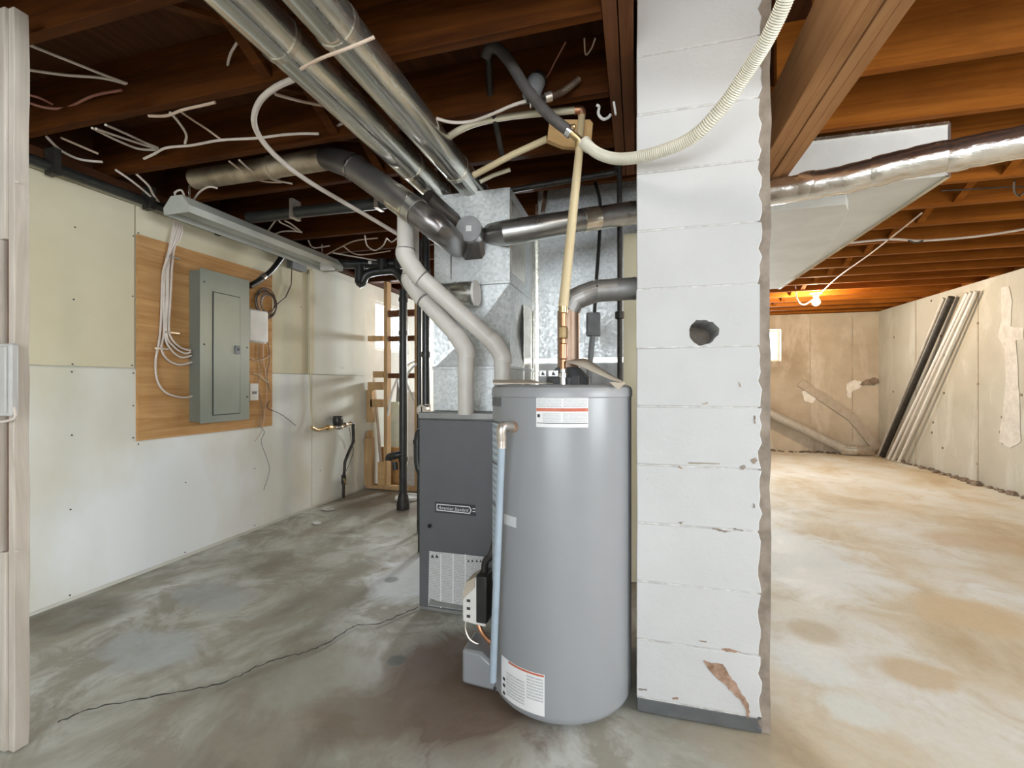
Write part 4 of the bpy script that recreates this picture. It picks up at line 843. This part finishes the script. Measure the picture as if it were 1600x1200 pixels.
q0, q1 = atX(391, 626, XL + .03), atX(404, 602, XL + .03); obj('plate', B(XL + .017, XL + .030, q0.y, q1.y, q0.z, q0.z + .13), 'white_plastic', ol, bevel=.003); obj('socket', B(XL + .03, XL + .033, q0.y + .02, q1.y - .02, q0.z + .05, q0.z + .07), 'grey_box', ol)
LW = [([(405, 533), (404, 555), (407, 578), (403, 600), (410, 640), (405, 662), (413, 675), (408, 690), (416, 714), (421, 735), (412, 766)], .0022, 'grey_box', 'thin grey wire dangling below the plywood board'),
      ([(412, 533), (411, 560), (415, 580), (417, 610), (414, 640), (409, 672), (398, 690)], .0025, 'cable_tan', 'thin tan wire down the plywood from the telecom box'),
      ([(418, 530), (421, 560), (417, 590), (423, 620), (418, 636), (440, 648), (462, 665)], .0025, 'dark_rubber', 'thin dark wire slanting from plywood toward the water meter'),
      ([(391, 561), (403, 563), (413, 560), (421, 556)], .004, 'cable_tan', 'tan stub wire across the plywood under the telecom box'),
      ([(395, 584), (403, 585), (411, 592), (419, 598)], .004, 'pex_pale', 'short pale wire tail above the phone jack')]
for pts, r_, mt, lb in LW: tag(obj('thin_wire', T([atX(x, y, XL + (.022 if x < 423 and y < 665 else .012)) for x, y in pts], r_, 6, 5), mt), lb, 'wire')
# fluorescent strip light
fx, fz = -2.535, 2.155; fy0, fy1 = 2.00, 3.40
lf = thing('strip_light', 'long white fluorescent strip light hanging along the left wall', 'light fixture', (fx, (fy0 + fy1) / 2, 2.1))
def sec(y): return [(fx - .092, y, fz - .045), (fx - .096, y, fz - .005), (fx - .040, y, fz + .058), (fx + .040, y, fz + .058), (fx + .096, y, fz - .005), (fx + .092, y, fz - .045)]
m = MB(); a_ = sec(fy0 + .004); b_ = sec(fy1 - .004); m.add(a_ + b_, [(i, i + 1, 7 + i, 6 + i) for i in range(5)])
ho = obj('hood', m, 'fixture_white', lf, smooth=False); sl = ho.modifiers.new('thickness', 'SOLIDIFY'); sl.thickness = .003
for y in (fy0, fy1 - .004): obj('end_cap', MB().prism(sec(y), (0, .004, 0)), 'fixture_white', lf)
obj('ballast_channel', MB().prism([(fx - .035, fy0 + .01, fz + .045), (fx + .035, fy0 + .01, fz + .045), (fx + .028, fy0 + .01, fz + .005), (fx - .028, fy0 + .01, fz + .005)], (0, fy1 - fy0 - .02, 0)), 'grey_box', lf)
obj('lamp_holder', B(fx - .06, fx + .06, fy1 - .10, fy1 - .06, fz - .05, fz + .01), 'white_plastic', lf, bevel=.004)
def chain(x, y, z0, z1, parent):
    m = MB(); n = int((z1 - z0) / .022)
    for k in range(n):
        z = z0 + (k + .5) * (z1 - z0) / n; pts = []
        for i in range(9):
            an = 2 * math.pi * i / 8; dx = .006 * math.cos(an); pts.append((x + (dx if k % 2 else 0), y + (0 if k % 2 else dx), z + .015 * math.sin(an)))
        m.tube(pts, .0016, 5)
    return obj('chain', m, 'nickel', parent)
chain(fx, fy0 + .08, fz + .05, JB, lf); chain(fx, fy1 - .15, fz + .05, JB, lf)
obj('cord_loop', T([(fx - .02, fy0 + .02, fz + .05), (fx - .035, fy0 + .02, fz + .085), (fx, fy0 + .03, fz + .10), (fx + .02, fy0 + .03, fz + .06), (fx - .01, fy0 + .02, fz + .055)], .0055, 8, 5), 'cable_white', lf)
# black drain pipe hugging the top of the left wall
bp_ = thing('drain_pipe', 'black drain pipe hugging the top of the left wall', 'pipe', (-2.79, 2, 2.2))
obj('pipe', T([(-2.79, .2, 2.205), (-2.79, 3.2, 2.215)], .026, 14), 'black_plastic', bp_)
for y in (1.56, 2.02, 2.5): obj('strap', B(-2.822, -2.755, y, y + .03, 2.17, 2.30), 'black_iron', bp_)

# loose cables among the joists
def ccable(pts, z, r_, mt, lb, grp=None, name='cable'):
    P = [atZ(x, y, z if not isinstance(z, (list, tuple)) else z[i]) for i, (x, y) in enumerate(pts)]
    return tag(obj(name, T(P, r_, 7, 6), mt), lb, 'cable', grp)
G1 = 'pale house cables loose among the left joists'
ccable([(30, 64), (110, 96), (165, 118), (205, 133)], 2.42, .0055, 'cable_white', 'pale cable in the top left joist bay, upper of the pair beside the post', G1)
ccable([(30, 107), (100, 117), (160, 122), (206, 134)], 2.42, .0055, 'cable_white', 'pale cable in the top left joist bay, lower of the pair beside the post', G1)
ccable([(30, 155), (70, 168), (105, 168), (145, 150), (190, 141)], 2.38, .0055, 'cable_red', 'dull red cable sagging in the nearest joist bay by the post', G1)
ccable([(40, 147), (62, 153), (82, 163)], 2.40, .005, 'cable_red', 'short dull red cable end right beside the post', G1)
ccable([(73, 214), (95, 235), (125, 249), (160, 253)], 2.31, .006, 'cable_white', 'pale cable bowing below the first joist at the wall', G1)
ccable([(95, 215), (125, 228), (153, 240)], 2.33, .0055, 'cable_tan', 'tan cable below the first joist near the wall', G1)
ccable([(144, 200), (180, 218), (215, 232), (243, 234)], [2.30, 2.34, 2.36, 2.34], .0055, 'cable_white', 'upper of three pale cables fanning under the second joist bay', G1)
ccable([(150, 201), (190, 215), (230, 228), (246, 232)], [2.30, 2.35, 2.37, 2.35], .0055, 'cable_white', 'middle of three pale cables fanning under the second joist bay', G1)
ccable([(165, 195), (195, 208), (225, 222), (247, 231)], [2.30, 2.35, 2.38, 2.36], .0055, 'cable_white', 'lower of three pale cables fanning under the second joist bay', G1)
ccable([(225, 248), (240, 241), (260, 231), (300, 227), (345, 219), (400, 216), (440, 211), (470, 209), (498, 209)], 2.295, .006, 'cable_white', 'long pale cable wandering along the second joist', G1)
ccable([(232, 181), (260, 181), (285, 172), (315, 165), (336, 160)], 2.295, .006, 'cable_tan', 'tan cable curving along the first joist bottom', G1)
ccable([(266, 176), (280, 192), (291, 210), (289, 224)], [2.30, 2.31, 2.31, 2.30], .0055, 'cable_white', 'pale cable looping down from first joist to the long cable', G1)
ccable([(283, 175), (305, 190), (325, 203), (345, 218)], [2.30, 2.33, 2.33, 2.30], .005, 'cable_tan', 'tan cable slanting from first joist to the long cable', G1)
ccable([(336, 113), (350, 118), (359, 123), (356, 105), (360, 85), (372, 64)], 2.40, .005, 'cable_white', 'hooked pale cable end hanging in the near joist bay', G1)
ccable([(374, 250), (395, 268), (425, 280), (457, 287)], 2.30, .0055, 'cable_white', 'pale cable drooping under the dusty duct, lower one', G1)
ccable([(358, 252), (385, 272), (410, 283), (440, 285)], 2.30, .005, 'cable_tan', 'tan cable drooping under the dusty duct, upper one', G1)
ccable([(303, 312), (312, 300), (326, 292), (340, 294)], 2.24, .0055, 'cable_white', 'pale cable arching over the near end of the strip light', G1)
ccable([(180, 265), (205, 282), (225, 298), (245, 316)], [2.30, 2.27, 2.25, 2.23], .006, 'cable_white', 'pale cable running to the strip light, left of two', G1)
ccable([(213, 272), (232, 290), (240, 305), (250, 318)], [2.30, 2.27, 2.25, 2.23], .006, 'cable_white', 'pale cable running to the strip light, right of two', G1)
ccable([(418, 362), (430, 345), (442, 332), (436, 345), (450, 353), (471, 363), (455, 350), (445, 345)], 2.28, .0055, 'cable_white', 'knotted pale cable loop above the strip light middle', G1)
ccable([(425, 368), (440, 362), (458, 361), (472, 363)], 2.27, .0055, 'cable_white', 'pale cable tail beside the knotted loop', G1)
ccable([(482, 376), (490, 387), (515, 384)], 2.27, .0055, 'cable_white', 'pale cable bent over the far part of the strip light', G1)
ccable([(520, 395), (560, 402), (600, 408), (640, 406)], 2.24, .006, 'cable_white', 'pale cable sagging toward the vent pipes, lower one', G1)
ccable([(510, 398), (535, 385), (556, 376), (590, 372)], 2.27, .005, 'cable_tan', 'tan cable rising across the far joists', G1)
ccable([(570, 368), (574, 384), (586, 391), (598, 384), (604, 372)], 2.27, .0055, 'cable_white', 'pale cable hanging in a loop beside the vent pipes', G1)
ccable([(604, 372), (612, 378), (620, 372)], 2.28, .005, 'cable_white', 'small pale cable loop touching the vent pipe', G1)
ccable([(536, 384), (560, 398), (610, 392)], 2.26, .005, 'cable_tan', 'tan cable sagging toward the vent pipes, upper one', G1)
ccable([(518, 203), (535, 193), (552, 190)], 2.35, .006, 'cable_white', 'short pale cable poking out beside the left foil duct', G1)
ccable([(682, 185), (705, 191), (735, 190), (765, 180), (800, 165), (822, 158)], 2.24, .0065, 'cable_white', 'white cable weaving from the foil ducts to the pump motor', G1)
ccable([(884, 66), (868, 95), (858, 115), (848, 128)], 2.38, .003, 'cable_red', 'thin red wire rising from the pump motor', G1)
ccable([(913, 60), (915, 85), (924, 76), (930, 60)], 2.40, .003, 'cable_tan', 'thin looping wire between the joists above the pump', G1)
ccable([(430, 147), (470, 158), (520, 168)], [2.28, 2.33, 2.36], .006, 'cable_tan', 'pale cable crossing behind the white plastic line', G1)
tag(obj('plastic_line', T([at(500, 104, 1.68), at(467, 120, 1.70), at(430, 137, 1.74), at(405, 160, 1.80), at(397, 190, 1.88), at(410, 220, 1.98), at(440, 252, 2.10), at(480, 282, 2.26), at(530, 312, 2.45), at(580, 341, 2.62), at(622, 366, 2.78)], .0115, 12, 8), 'cable_white'), 'white plastic water line looping out from the foil duct and along the joists', 'pipe')
# wire loops round the two long ducts
ccable([(470, 108), (500, 92), (545, 75), (585, 58)], [2.13, 2.12, 2.12, 2.15], .005, 'cable_tan', 'tan wire slung under the two long foil ducts')
# black drain run across the far joists
dr_ = thing('drain_pipe', 'black drain pipe crossing below the far joists', 'pipe', (-1.8, 2.3, 2.2))
obj('pipe', T([(-2.45, 2.42, 2.225), (-1.16, 2.42, 2.215)], .034, 16), 'black_plastic', dr_)
for x in (-2.1, -1.5): obj('strap', B(x, x + .025, 2.382, 2.458, 2.18, 2.30), 'nickel', dr_)

# ------------------------------------------------------------------ water meter
def onW(px, py, off=.05): return atX(px, py, XL + off)
mt_ = thing('water_meter', 'bronze water meter with black dial on the drywall', 'water meter', tuple(onW(527, 665)))
c = onW(528, 667, .07); obj('body', MB().ball(c, .052, 18, .55), 'nickel', mt_); obj('dial', MB().lathe(c, [(.040, .015), (.048, .03), (.048, .075), (.043, .095), (.0, .097)], 18), 'black_plastic', mt_); obj('dial_lid', MB().cyl(c + Vector((0, 0, .096)), c + Vector((0, 0, .104)), .044, 16), 'black_iron', mt_)
obj('inlet', T([onW(487, 668, .05), onW(497, 672, .05), onW(510, 668, .06), c], .014, 12, 3), 'brass', mt_); obj('union_nut', MB().cyl(onW(512, 668, .065), onW(517, 668, .065), .028, 8), 'brass', mt_); obj('outlet', T([c, onW(542, 663, .07), onW(549, 662, .07)], .014, 12, 2), 'brass', mt_); obj('union_nut', MB().cyl(onW(538, 664, .07), onW(541, 664, .07), .026, 8), 'nickel', mt_)
mp = thing('supply_pipe', 'dark supply pipe kinking down from water meter to the floor', 'pipe', tuple(onW(537, 775)))
obj('pipe', T([onW(547, 661, .07), onW(552, 662, .07), onW(552.5, 690, .07), onW(545, 706, .06), onW(539, 722, .05), onW(537, 748, .05), onW(536.5, 778, .05)], .0145, 12), 'black_iron', mp); obj('valve', MB().cyl(onW(537, 742, .05), onW(537, 756, .05), .024, 10), 'black_iron', mp); obj('handle', MB().bar(onW(537, 748, .08), onW(541, 757, .08), .014, .010), 'brass', mp)
tag(obj('thin_wire', T([onW(546, 668, .05), onW(549, 688, .03), onW(552, 704, .03), onW(547, 722, .03), onW(541, 736, .03)], .003, 6, 5), 'dark_rubber'), 'thin dark ground wire beside the supply pipe', 'wire')
tag(obj('copper_line', T([onW(484, 585, .02), onW(486, 640, .02), onW(491, 666, .045)], .008, 8, 3), 'drywall'), 'thin painted pipe dropping to the water meter', 'pipe')

# ------------------------------------------------------------------ stud partition behind the furnace
SY = 4.36
sp_ = thing('stud_partition', 'open unfinished stud partition with blocking beside the black stacks', 'stud wall', (-2.3, SY, 0))
sx = atY(602, 600, SY).x
def stud(x, z0=.04, z1=2.24, w=.038): return obj('stud', B(x - w / 2, x + w / 2, SY, SY + .089, z0, z1), 'stud_wood', sp_, bevel=.002)
for x in (sx, atY(650, 600, SY).x, atY(700, 600, SY).x): stud(x)
stud(XL + .024, .04, .62); obj('bottom_plate', B(XL + .004, -1.5, SY, SY + .089, .0, .038), 'stud_wood', sp_, bevel=.002); obj('top_plate', B(XL + .004, -1.5, SY, SY + .089, 2.245, 2.295), 'subfloor_wood', sp_, bevel=.002)
def block(px0, px1, py0, py1, mat='stud_wood', dy=0):
    a = atY(px0, py1, SY); b = atY(px1, py0, SY); return obj('blocking', B(a.x, b.x, SY + .004 + dy, SY + .06 + dy, a.z, b.z), mat, sp_, bevel=.002)
block(574, 597, 524, 533, 'stud_wood'); block(606, 648, 483, 495, 'trimmer_wood'); block(606, 648, 524, 533, 'trimmer_wood'); block(606, 648, 583, 591, 'trimmer_wood')
block(582, 598, 580, 590); block(574, 597, 597, 609); block(578, 597, 624, 636)
block(572, 581, 609, 660); block(571, 583, 684, 758, dy=-.03); block(592, 603, 722, 758, 'scrap_wood', -.03)
tag(obj('leaning_board', MB().bar(atY(584, 590, SY + .2), atY(597, 745, SY + .14), .03, .02), 'post_wood'), 'pale thin board leaning behind the stud partition', 'board')
tag(obj('plywood_offcut', B(atY(612, 720, 4.62).x - .13, atY(622, 720, 4.62).x + .06, 4.60, 4.62, 0, .42), 'plywood'), 'orange plywood offcut behind the stud partition foot', 'board')
m = MB(); pf = [atY(x, y, 4.72) for x, y in ((605, 745), (604, 640), (610, 628), (622, 628), (626, 645), (628, 745))]; m.prism(pf, (0, .06, 0)); tag(obj('foam_slab', m, 'foam_green'), 'pale green foam slab behind the partition', 'foam slab')
m = MB().prism([atY(x, y, 4.8) for x, y in ((618, 640), (621, 590), (628, 640))], (0, .02, 0)); tag(obj('dark_offcut', m, 'grey_box'), 'dark triangular offcut above the foam slab', 'board')
tag(obj('white_tube', T([at(606, 650, 4.9), at(612, 615, 4.9), at(625, 585, 4.9), at(640, 568, 4.9), at(655, 562, 4.8)], .013, 10, 6), 'white_plastic'), 'white plastic tube arching behind the partition, outer one', 'tube')
tag(obj('white_tube', T([at(647, 625, 4.7), at(638, 605, 4.8), at(636, 588, 4.8), at(645, 573, 4.8), at(656, 567, 4.8)], .013, 10, 6), 'white_plastic'), 'white plastic tube arching behind the partition, inner one', 'tube')
tag(obj('lilac_board', B(atY(637, 640, 4.55).x, atY(650, 640, 4.55).x, 4.55, 4.57, .0, 1.05), 'white_plastic'), 'pale lilac panel standing behind the black stack', 'board')
# black drain stacks
def stack(lb, px, d, z0, z1, r_, rings=()):
    p = at(px, 600, d); t = thing('drain_stack', lb, 'pipe', (p.x, p.y, 0), 'black drain stacks'); obj('pipe', T([(p.x, p.y, z0), (p.x, p.y, z1)], r_, 18), 'black_plastic', t)
    for z in rings: obj('joint', MB().cyl((p.x, p.y, z - .02), (p.x, p.y, z + .02), r_ + .006, 18), 'black_plastic', t)
    return t, p
t, p = stack('leftmost black plastic drain stack in front of the partition', 630, 4.15, 0, 2.0, .036, (.45, 1.6, 1.9))
obj('branch', T([(p.x, p.y, .50), (p.x - .05, p.y - .03, .49), (p.x - .12, p.y - .03, .47), (p.x - .13, p.y - .03, .44)], .034, 14, 4), 'black_plastic', t)
obj('branch_cap', MB().cyl((p.x - .05, p.y - .05, .36), (p.x - .06, p.y - .05, .43), .026, 12), 'black_plastic', t); obj('hub', MB().lathe((p.x, p.y, 0), [(.06, 0), (.06, .04), (.045, .12), (.04, .14)], 16), 'black_iron', t)
stack('middle slim black drain stack beside the furnace', 655, 3.5, 0, 2.25, .018, (1.8,))
t, p = stack('right black drain stack close behind the furnace corner', 665.5, 3.3, 0.95, 2.30, .027, (1.95, 1.35))
obj('end_cap', MB().cyl((p.x, p.y, .93), (p.x, p.y, .99), .034, 16), 'nickel', t); obj('test_plug', MB().cyl((p.x - .0, p.y - .07, .95), (p.x, p.y - .02, .95), .040, 18), 'nickel', t); obj('plug_mark', B(p.x - .004, p.x + .004, p.y - .073, p.y - .069, .93, .975), 'black_iron', t)
tp = thing('p_trap', 'black plastic trap pipe beside the furnace left side', 'pipe', tuple(at(652, 770, 3.1)))
q = at(653, 680, 3.1); obj('pipe', T([(q.x + .05, q.y, q.z + .01), (q.x + .015, q.y, q.z + .02), (q.x, q.y, q.z - .03), (q.x, q.y, q.z - .18), (q.x + .02, q.y, q.z - .25), (q.x + .03, q.y, q.z - .30), (q.x + .03, q.y, .0)], .028, 14, 4), 'black_plastic', tp); obj('joint', MB().cyl((q.x, q.y, q.z - .06), (q.x, q.y, q.z - .03), .034, 14), 'black_plastic', tp); obj('joint', MB().cyl((q.x + .03, q.y, .18), (q.x + .03, q.y, .22), .036, 14), 'black_plastic', tp)
fc = atZ(637, 779, .0); tag(obj('floor_flange', MB().lathe((fc.x, fc.y, 0), [(.125, 0), (.128, .012), (.118, .026), (.095, .026), (.088, .012), (.0, .010)], 32), 'ceramic_white'), 'round white floor flange on the slab left of the furnace', 'flange')
c = atZ(642, 765, 0); tag(obj('concrete_lump', MB().lathe((c.x, c.y + .12, 0), [(.10, 0), (.11, .05), (.10, .22), (.07, .34), (.0, .34)], 20), 'mortar_pale'), 'pale concrete lump at the base of the leftmost black stack', 'rubble')
hz = thing('drain_run', 'black horizontal drain run with a downturned elbow over the partition', 'pipe', tuple(at(562, 440, 4.1)))
obj('upper_pipe', T([at(530, 412, 4.1), at(640, 412, 4.1)], .045, 14), 'black_plastic', hz); obj('lower_pipe', T([at(561, 420, 4.05), at(562, 440, 4.0), at(566, 441, 4.0), at(574, 428, 4.0), at(600, 423, 4.0), at(618, 424, 4.0), at(632, 440, 4.0), at(636, 450, 4.1)], .038, 14, 4), 'black_plastic', hz)
obj('clean_out', T([at(562, 415, 4.0), at(562, 442, 4.0)], .042, 14), 'black_plastic', hz); obj('hanger', MB().bar(at(578, 412, 3.9), at(578, 408, 3.9), .02, .02), 'white_plastic', hz); obj('riser', T([at(597, 425, 4.0), at(597, 405, 4.0)], .04, 12), 'black_plastic', hz); obj('riser', T([at(620, 425, 4.0), at(620, 405, 4.0)], .03, 12), 'black_plastic', hz)
tag(obj('furnace_drain_box', B(-1.13, -1.075, 2.45, 2.50, .99, 1.40), 'white_plastic', bevel=.004), 'white vertical drain channel beside the plenum left edge', 'channel')

# ------------------------------------------------------------------ near stud at the left edge of the view
ps = thing('doorway_stud', 'rough pale double stud at the left edge of view', 'stud', (-1.88, .97, 0))
PXF = -1.85; ya, yb = atX(22, 600, PXF).y, atX(46.5, 600, PXF).y
def rough_stud(name, x0, x1, y0, y1, mat, z1=2.30, z0=0.0):
    m = MB(); N = 26
    for k in range(N + 1):
        z = z0 + (z1 - z0) * k / N; w = random.uniform(-.002, .002); m.v += [Vector((x0, y0, z)), Vector((x1 + w * .4, y0 + w * .5, z)), Vector((x1 + w * .4, y1 + w, z)), Vector((x0, y1, z))]
    m.f = [(4 * k + i, 4 * k + (i + 1) % 4, 4 * k + 4 + (i + 1) % 4, 4 * k + 4 + i) for k in range(N) for i in range(4)] + [(3, 2, 1, 0), (4 * N, 4 * N + 1, 4 * N + 2, 4 * N + 3)]
    return obj(name, m, mat, ps, bevel=.002)
xg0 = atY(13, 600, ya).x; xg1 = atY(4, 600, ya).x
rough_stud('stud', xg0, PXF, ya, yb, 'post_wood'); rough_stud('inner_stud', xg1 - .045, xg1, ya - .012, yb, 'post_wood')
obj('dark_gap', B(xg1, xg0, ya + .012, yb, 0, 2.30), 'trimmer_wood', ps); zt_ = atY(10, 374, ya).z
obj('upper_block', B(xg1 + .001, xg0 - .001, ya - .008, yb - .01, zt_, 2.30), 'post_wood', ps, bevel=.002); obj('lower_block', B(xg1 + .001, xg0 - .001, ya - .008, yb - .01, 0, atY(10, 862, ya).z), 'post_wood', ps, bevel=.003)
for py in (285, 860): q = atX(26, py, PXF); obj('nail', MB().cyl(q, q + Vector((.006, -.003, 0)), .005, 8), 'nickel', ps)
sbx = thing('switch_box', 'grey white plastic electrical box on the near stud', 'electrical box', tuple(atY(8, 600, ya - .03)))
yy = ya - .035; q0, q1 = atY(-10, 650, yy), atY(16, 536, yy); obj('box', B(q0.x, q1.x, yy, ya - .014, q0.z, q1.z), 'box_grey', sbx, bevel=.006); obj('face', B(q0.x - .01, q1.x - .012, yy - .006, yy + .001, q0.z + .01, q1.z - .01), 'box_grey', sbx, bevel=.003); obj('tail_wire', T([(q1.x - .004, yy + .01, q0.z + .03), (q1.x, yy + .01, q0.z - .006), (q0.x, yy + .01, q0.z - .02)], .004, 6, 4), 'cable_white', sbx)

# ------------------------------------------------------------------ right room
def bulb(name, lb, c, mat, r_=.035, cord=True):
    t = thing(name, lb, 'light bulb', tuple(c)); c = Vector(c)
    obj('glass', MB().lathe(c, [(.0, -r_), (r_ * .5, -r_ * .87), (r_ * .87, -r_ * .5), (r_, 0), (r_ * .87, r_ * .5), (r_ * .55, r_ * .95), (r_ * .42, r_ * 1.5)], 18), mat, t); obj('socket', MB().lathe(c, [(r_ * .6, r_ * 1.45), (r_ * .8, r_ * 1.6), (r_ * .8, r_ * 2.3), (r_ * 1.5, r_ * 2.4), (r_ * 1.5, r_ * 2.6)], 18), 'white_plastic', t); return t
bc = atZ(1275, 472, 2.175)
t = bulb('bare_bulb', 'glowing bare bulb hanging under the right room joists', bc, 'bulb_glow', .045)
obj('cord', T([at(1243, 447, 5.7), at(1246, 468, 5.75), at(1256, 476, 5.78), tuple(bc + Vector((0, 0, .06)))], .008, 8, 6), 'cable_white', t)
t = bulb('bare_bulb', 'bare bulb on the joists just before the chimney, above the view', (.30, 1.00, 2.22), 'bulb_glow_weak')
t = bulb('bare_bulb', 'bare bulb on the right room joists beyond the right edge of view', (2.9, 1.75, 2.17), 'bulb_glow_warm')
t = bulb('bare_bulb', 'unseen bare bulb added behind the camera to brighten the left wall', (-1.0, -.35, 2.19), 'bulb_glow_fill')  # added fill bulb out of view, lifts the left wall
def rcable(pts, z, r_, mt, lb): return tag(obj('cable', T([atZ(x, y, z) for x, y in pts], r_, 7, 5), mt), lb, 'cable', 'cables under the right room joists')
rcable([(1315, 381), (1390, 374), (1440, 376), (1520, 370), (1600, 358), (1680, 340)], 2.29, .009, 'cable_white', 'white cable stapled along a right room joist')
rcable([(1440, 333), (1400, 365), (1355, 400), (1310, 432), (1285, 455)], 2.29, .006, 'cable_tan', 'tan cable running from the bulb toward the camera across the joists')
rcable([(1600, 292), (1560, 293), (1510, 296), (1470, 298)], 2.285, .004, 'black_plastic', 'thin dark wire along the joist near the trunk duct')
rcable([(1585, 283), (1585, 298), (1592, 306), (1600, 300)], 2.27, .005, 'black_plastic', 'dark wire loop hanging at the right edge of view')
rcable([(1420, 376), (1432, 379), (1442, 376)], 2.28, .006, 'black_plastic', 'dark wire tail under the stapled white cable')
pcx = XR - .07
LP = [('dark steel pipe leaning in the far right corner', (1379, 712), (1487, 464), .034, 'black_iron', 0), ('grey edged strip leaning just behind the dark pipe', (1372, 712), (1475, 466), .018, 'pipe_grey', -.02),
      ('white pipe leaning on the right wall, nearest the dark pipe', (1388, 714), (1512, 458), .019, 'white_plastic', 0), ('cream pipe leaning on the right wall, middle of the pale ones', (1395, 716), (1518, 456), .017, 'pvc', .0), ('pale pipe leaning on the right wall, farthest from the corner', (1404, 719), (1525, 455), .016, 'white_plastic', .01)]
for lb, a, b, r_, mt, off in LP:
    p = atX(a[0], a[1], pcx - .05 + off); q = atX(b[0], b[1], pcx + off); p.z = r_
    t = thing('leaning_pipe', lb, 'pipe', tuple(p), 'pipes leaning in the far corner'); obj('pipe', T([p, q], r_, 14), mt, t); obj('end_ring', MB().tube([p, p.lerp(q, .012)], [r_ + .004, r_ + .004], 14), mt, t)
gp = thing('grey_drain_pipe', 'grey pipe lying sloped against the far wall with a coupling on the floor', 'pipe', tuple(atY(1345, 710, 8.42)))
a, b, c2 = atY(1190, 640, 8.45), atY(1322, 703, 8.40), atY(1362, 708, 8.40); b.z = .085; c2.z = .085
obj('pipe', T([a, b], .07, 18), 'pipe_grey', gp); obj('elbow', T([b.lerp(a, .04), b, b.lerp(c2, .35)], .078, 18, 3), 'chrome', gp); obj('end_piece', T([b.lerp(c2, .3), c2], .072, 18), 'nickel', gp)
bp2 = thing('shadow_band', 'brown strips standing in for a shadow band on the far wall above the grey pipe', 'board', tuple(atY(1370, 700, 8.55)))  # flat strips stand in for the grey pipe's cast shadow
obj('board', MB().bar(atY(1250, 598, 8.585), atY(1330, 652, 8.57), .02, .12, (0, 0, 1)), 'shadow_dull', bp2); obj('lower_band', MB().bar(atY(1328, 648, 8.57), atY(1372, 702, 8.55), .02, .13, (0, 0, 1)), 'shadow_dull', bp2)
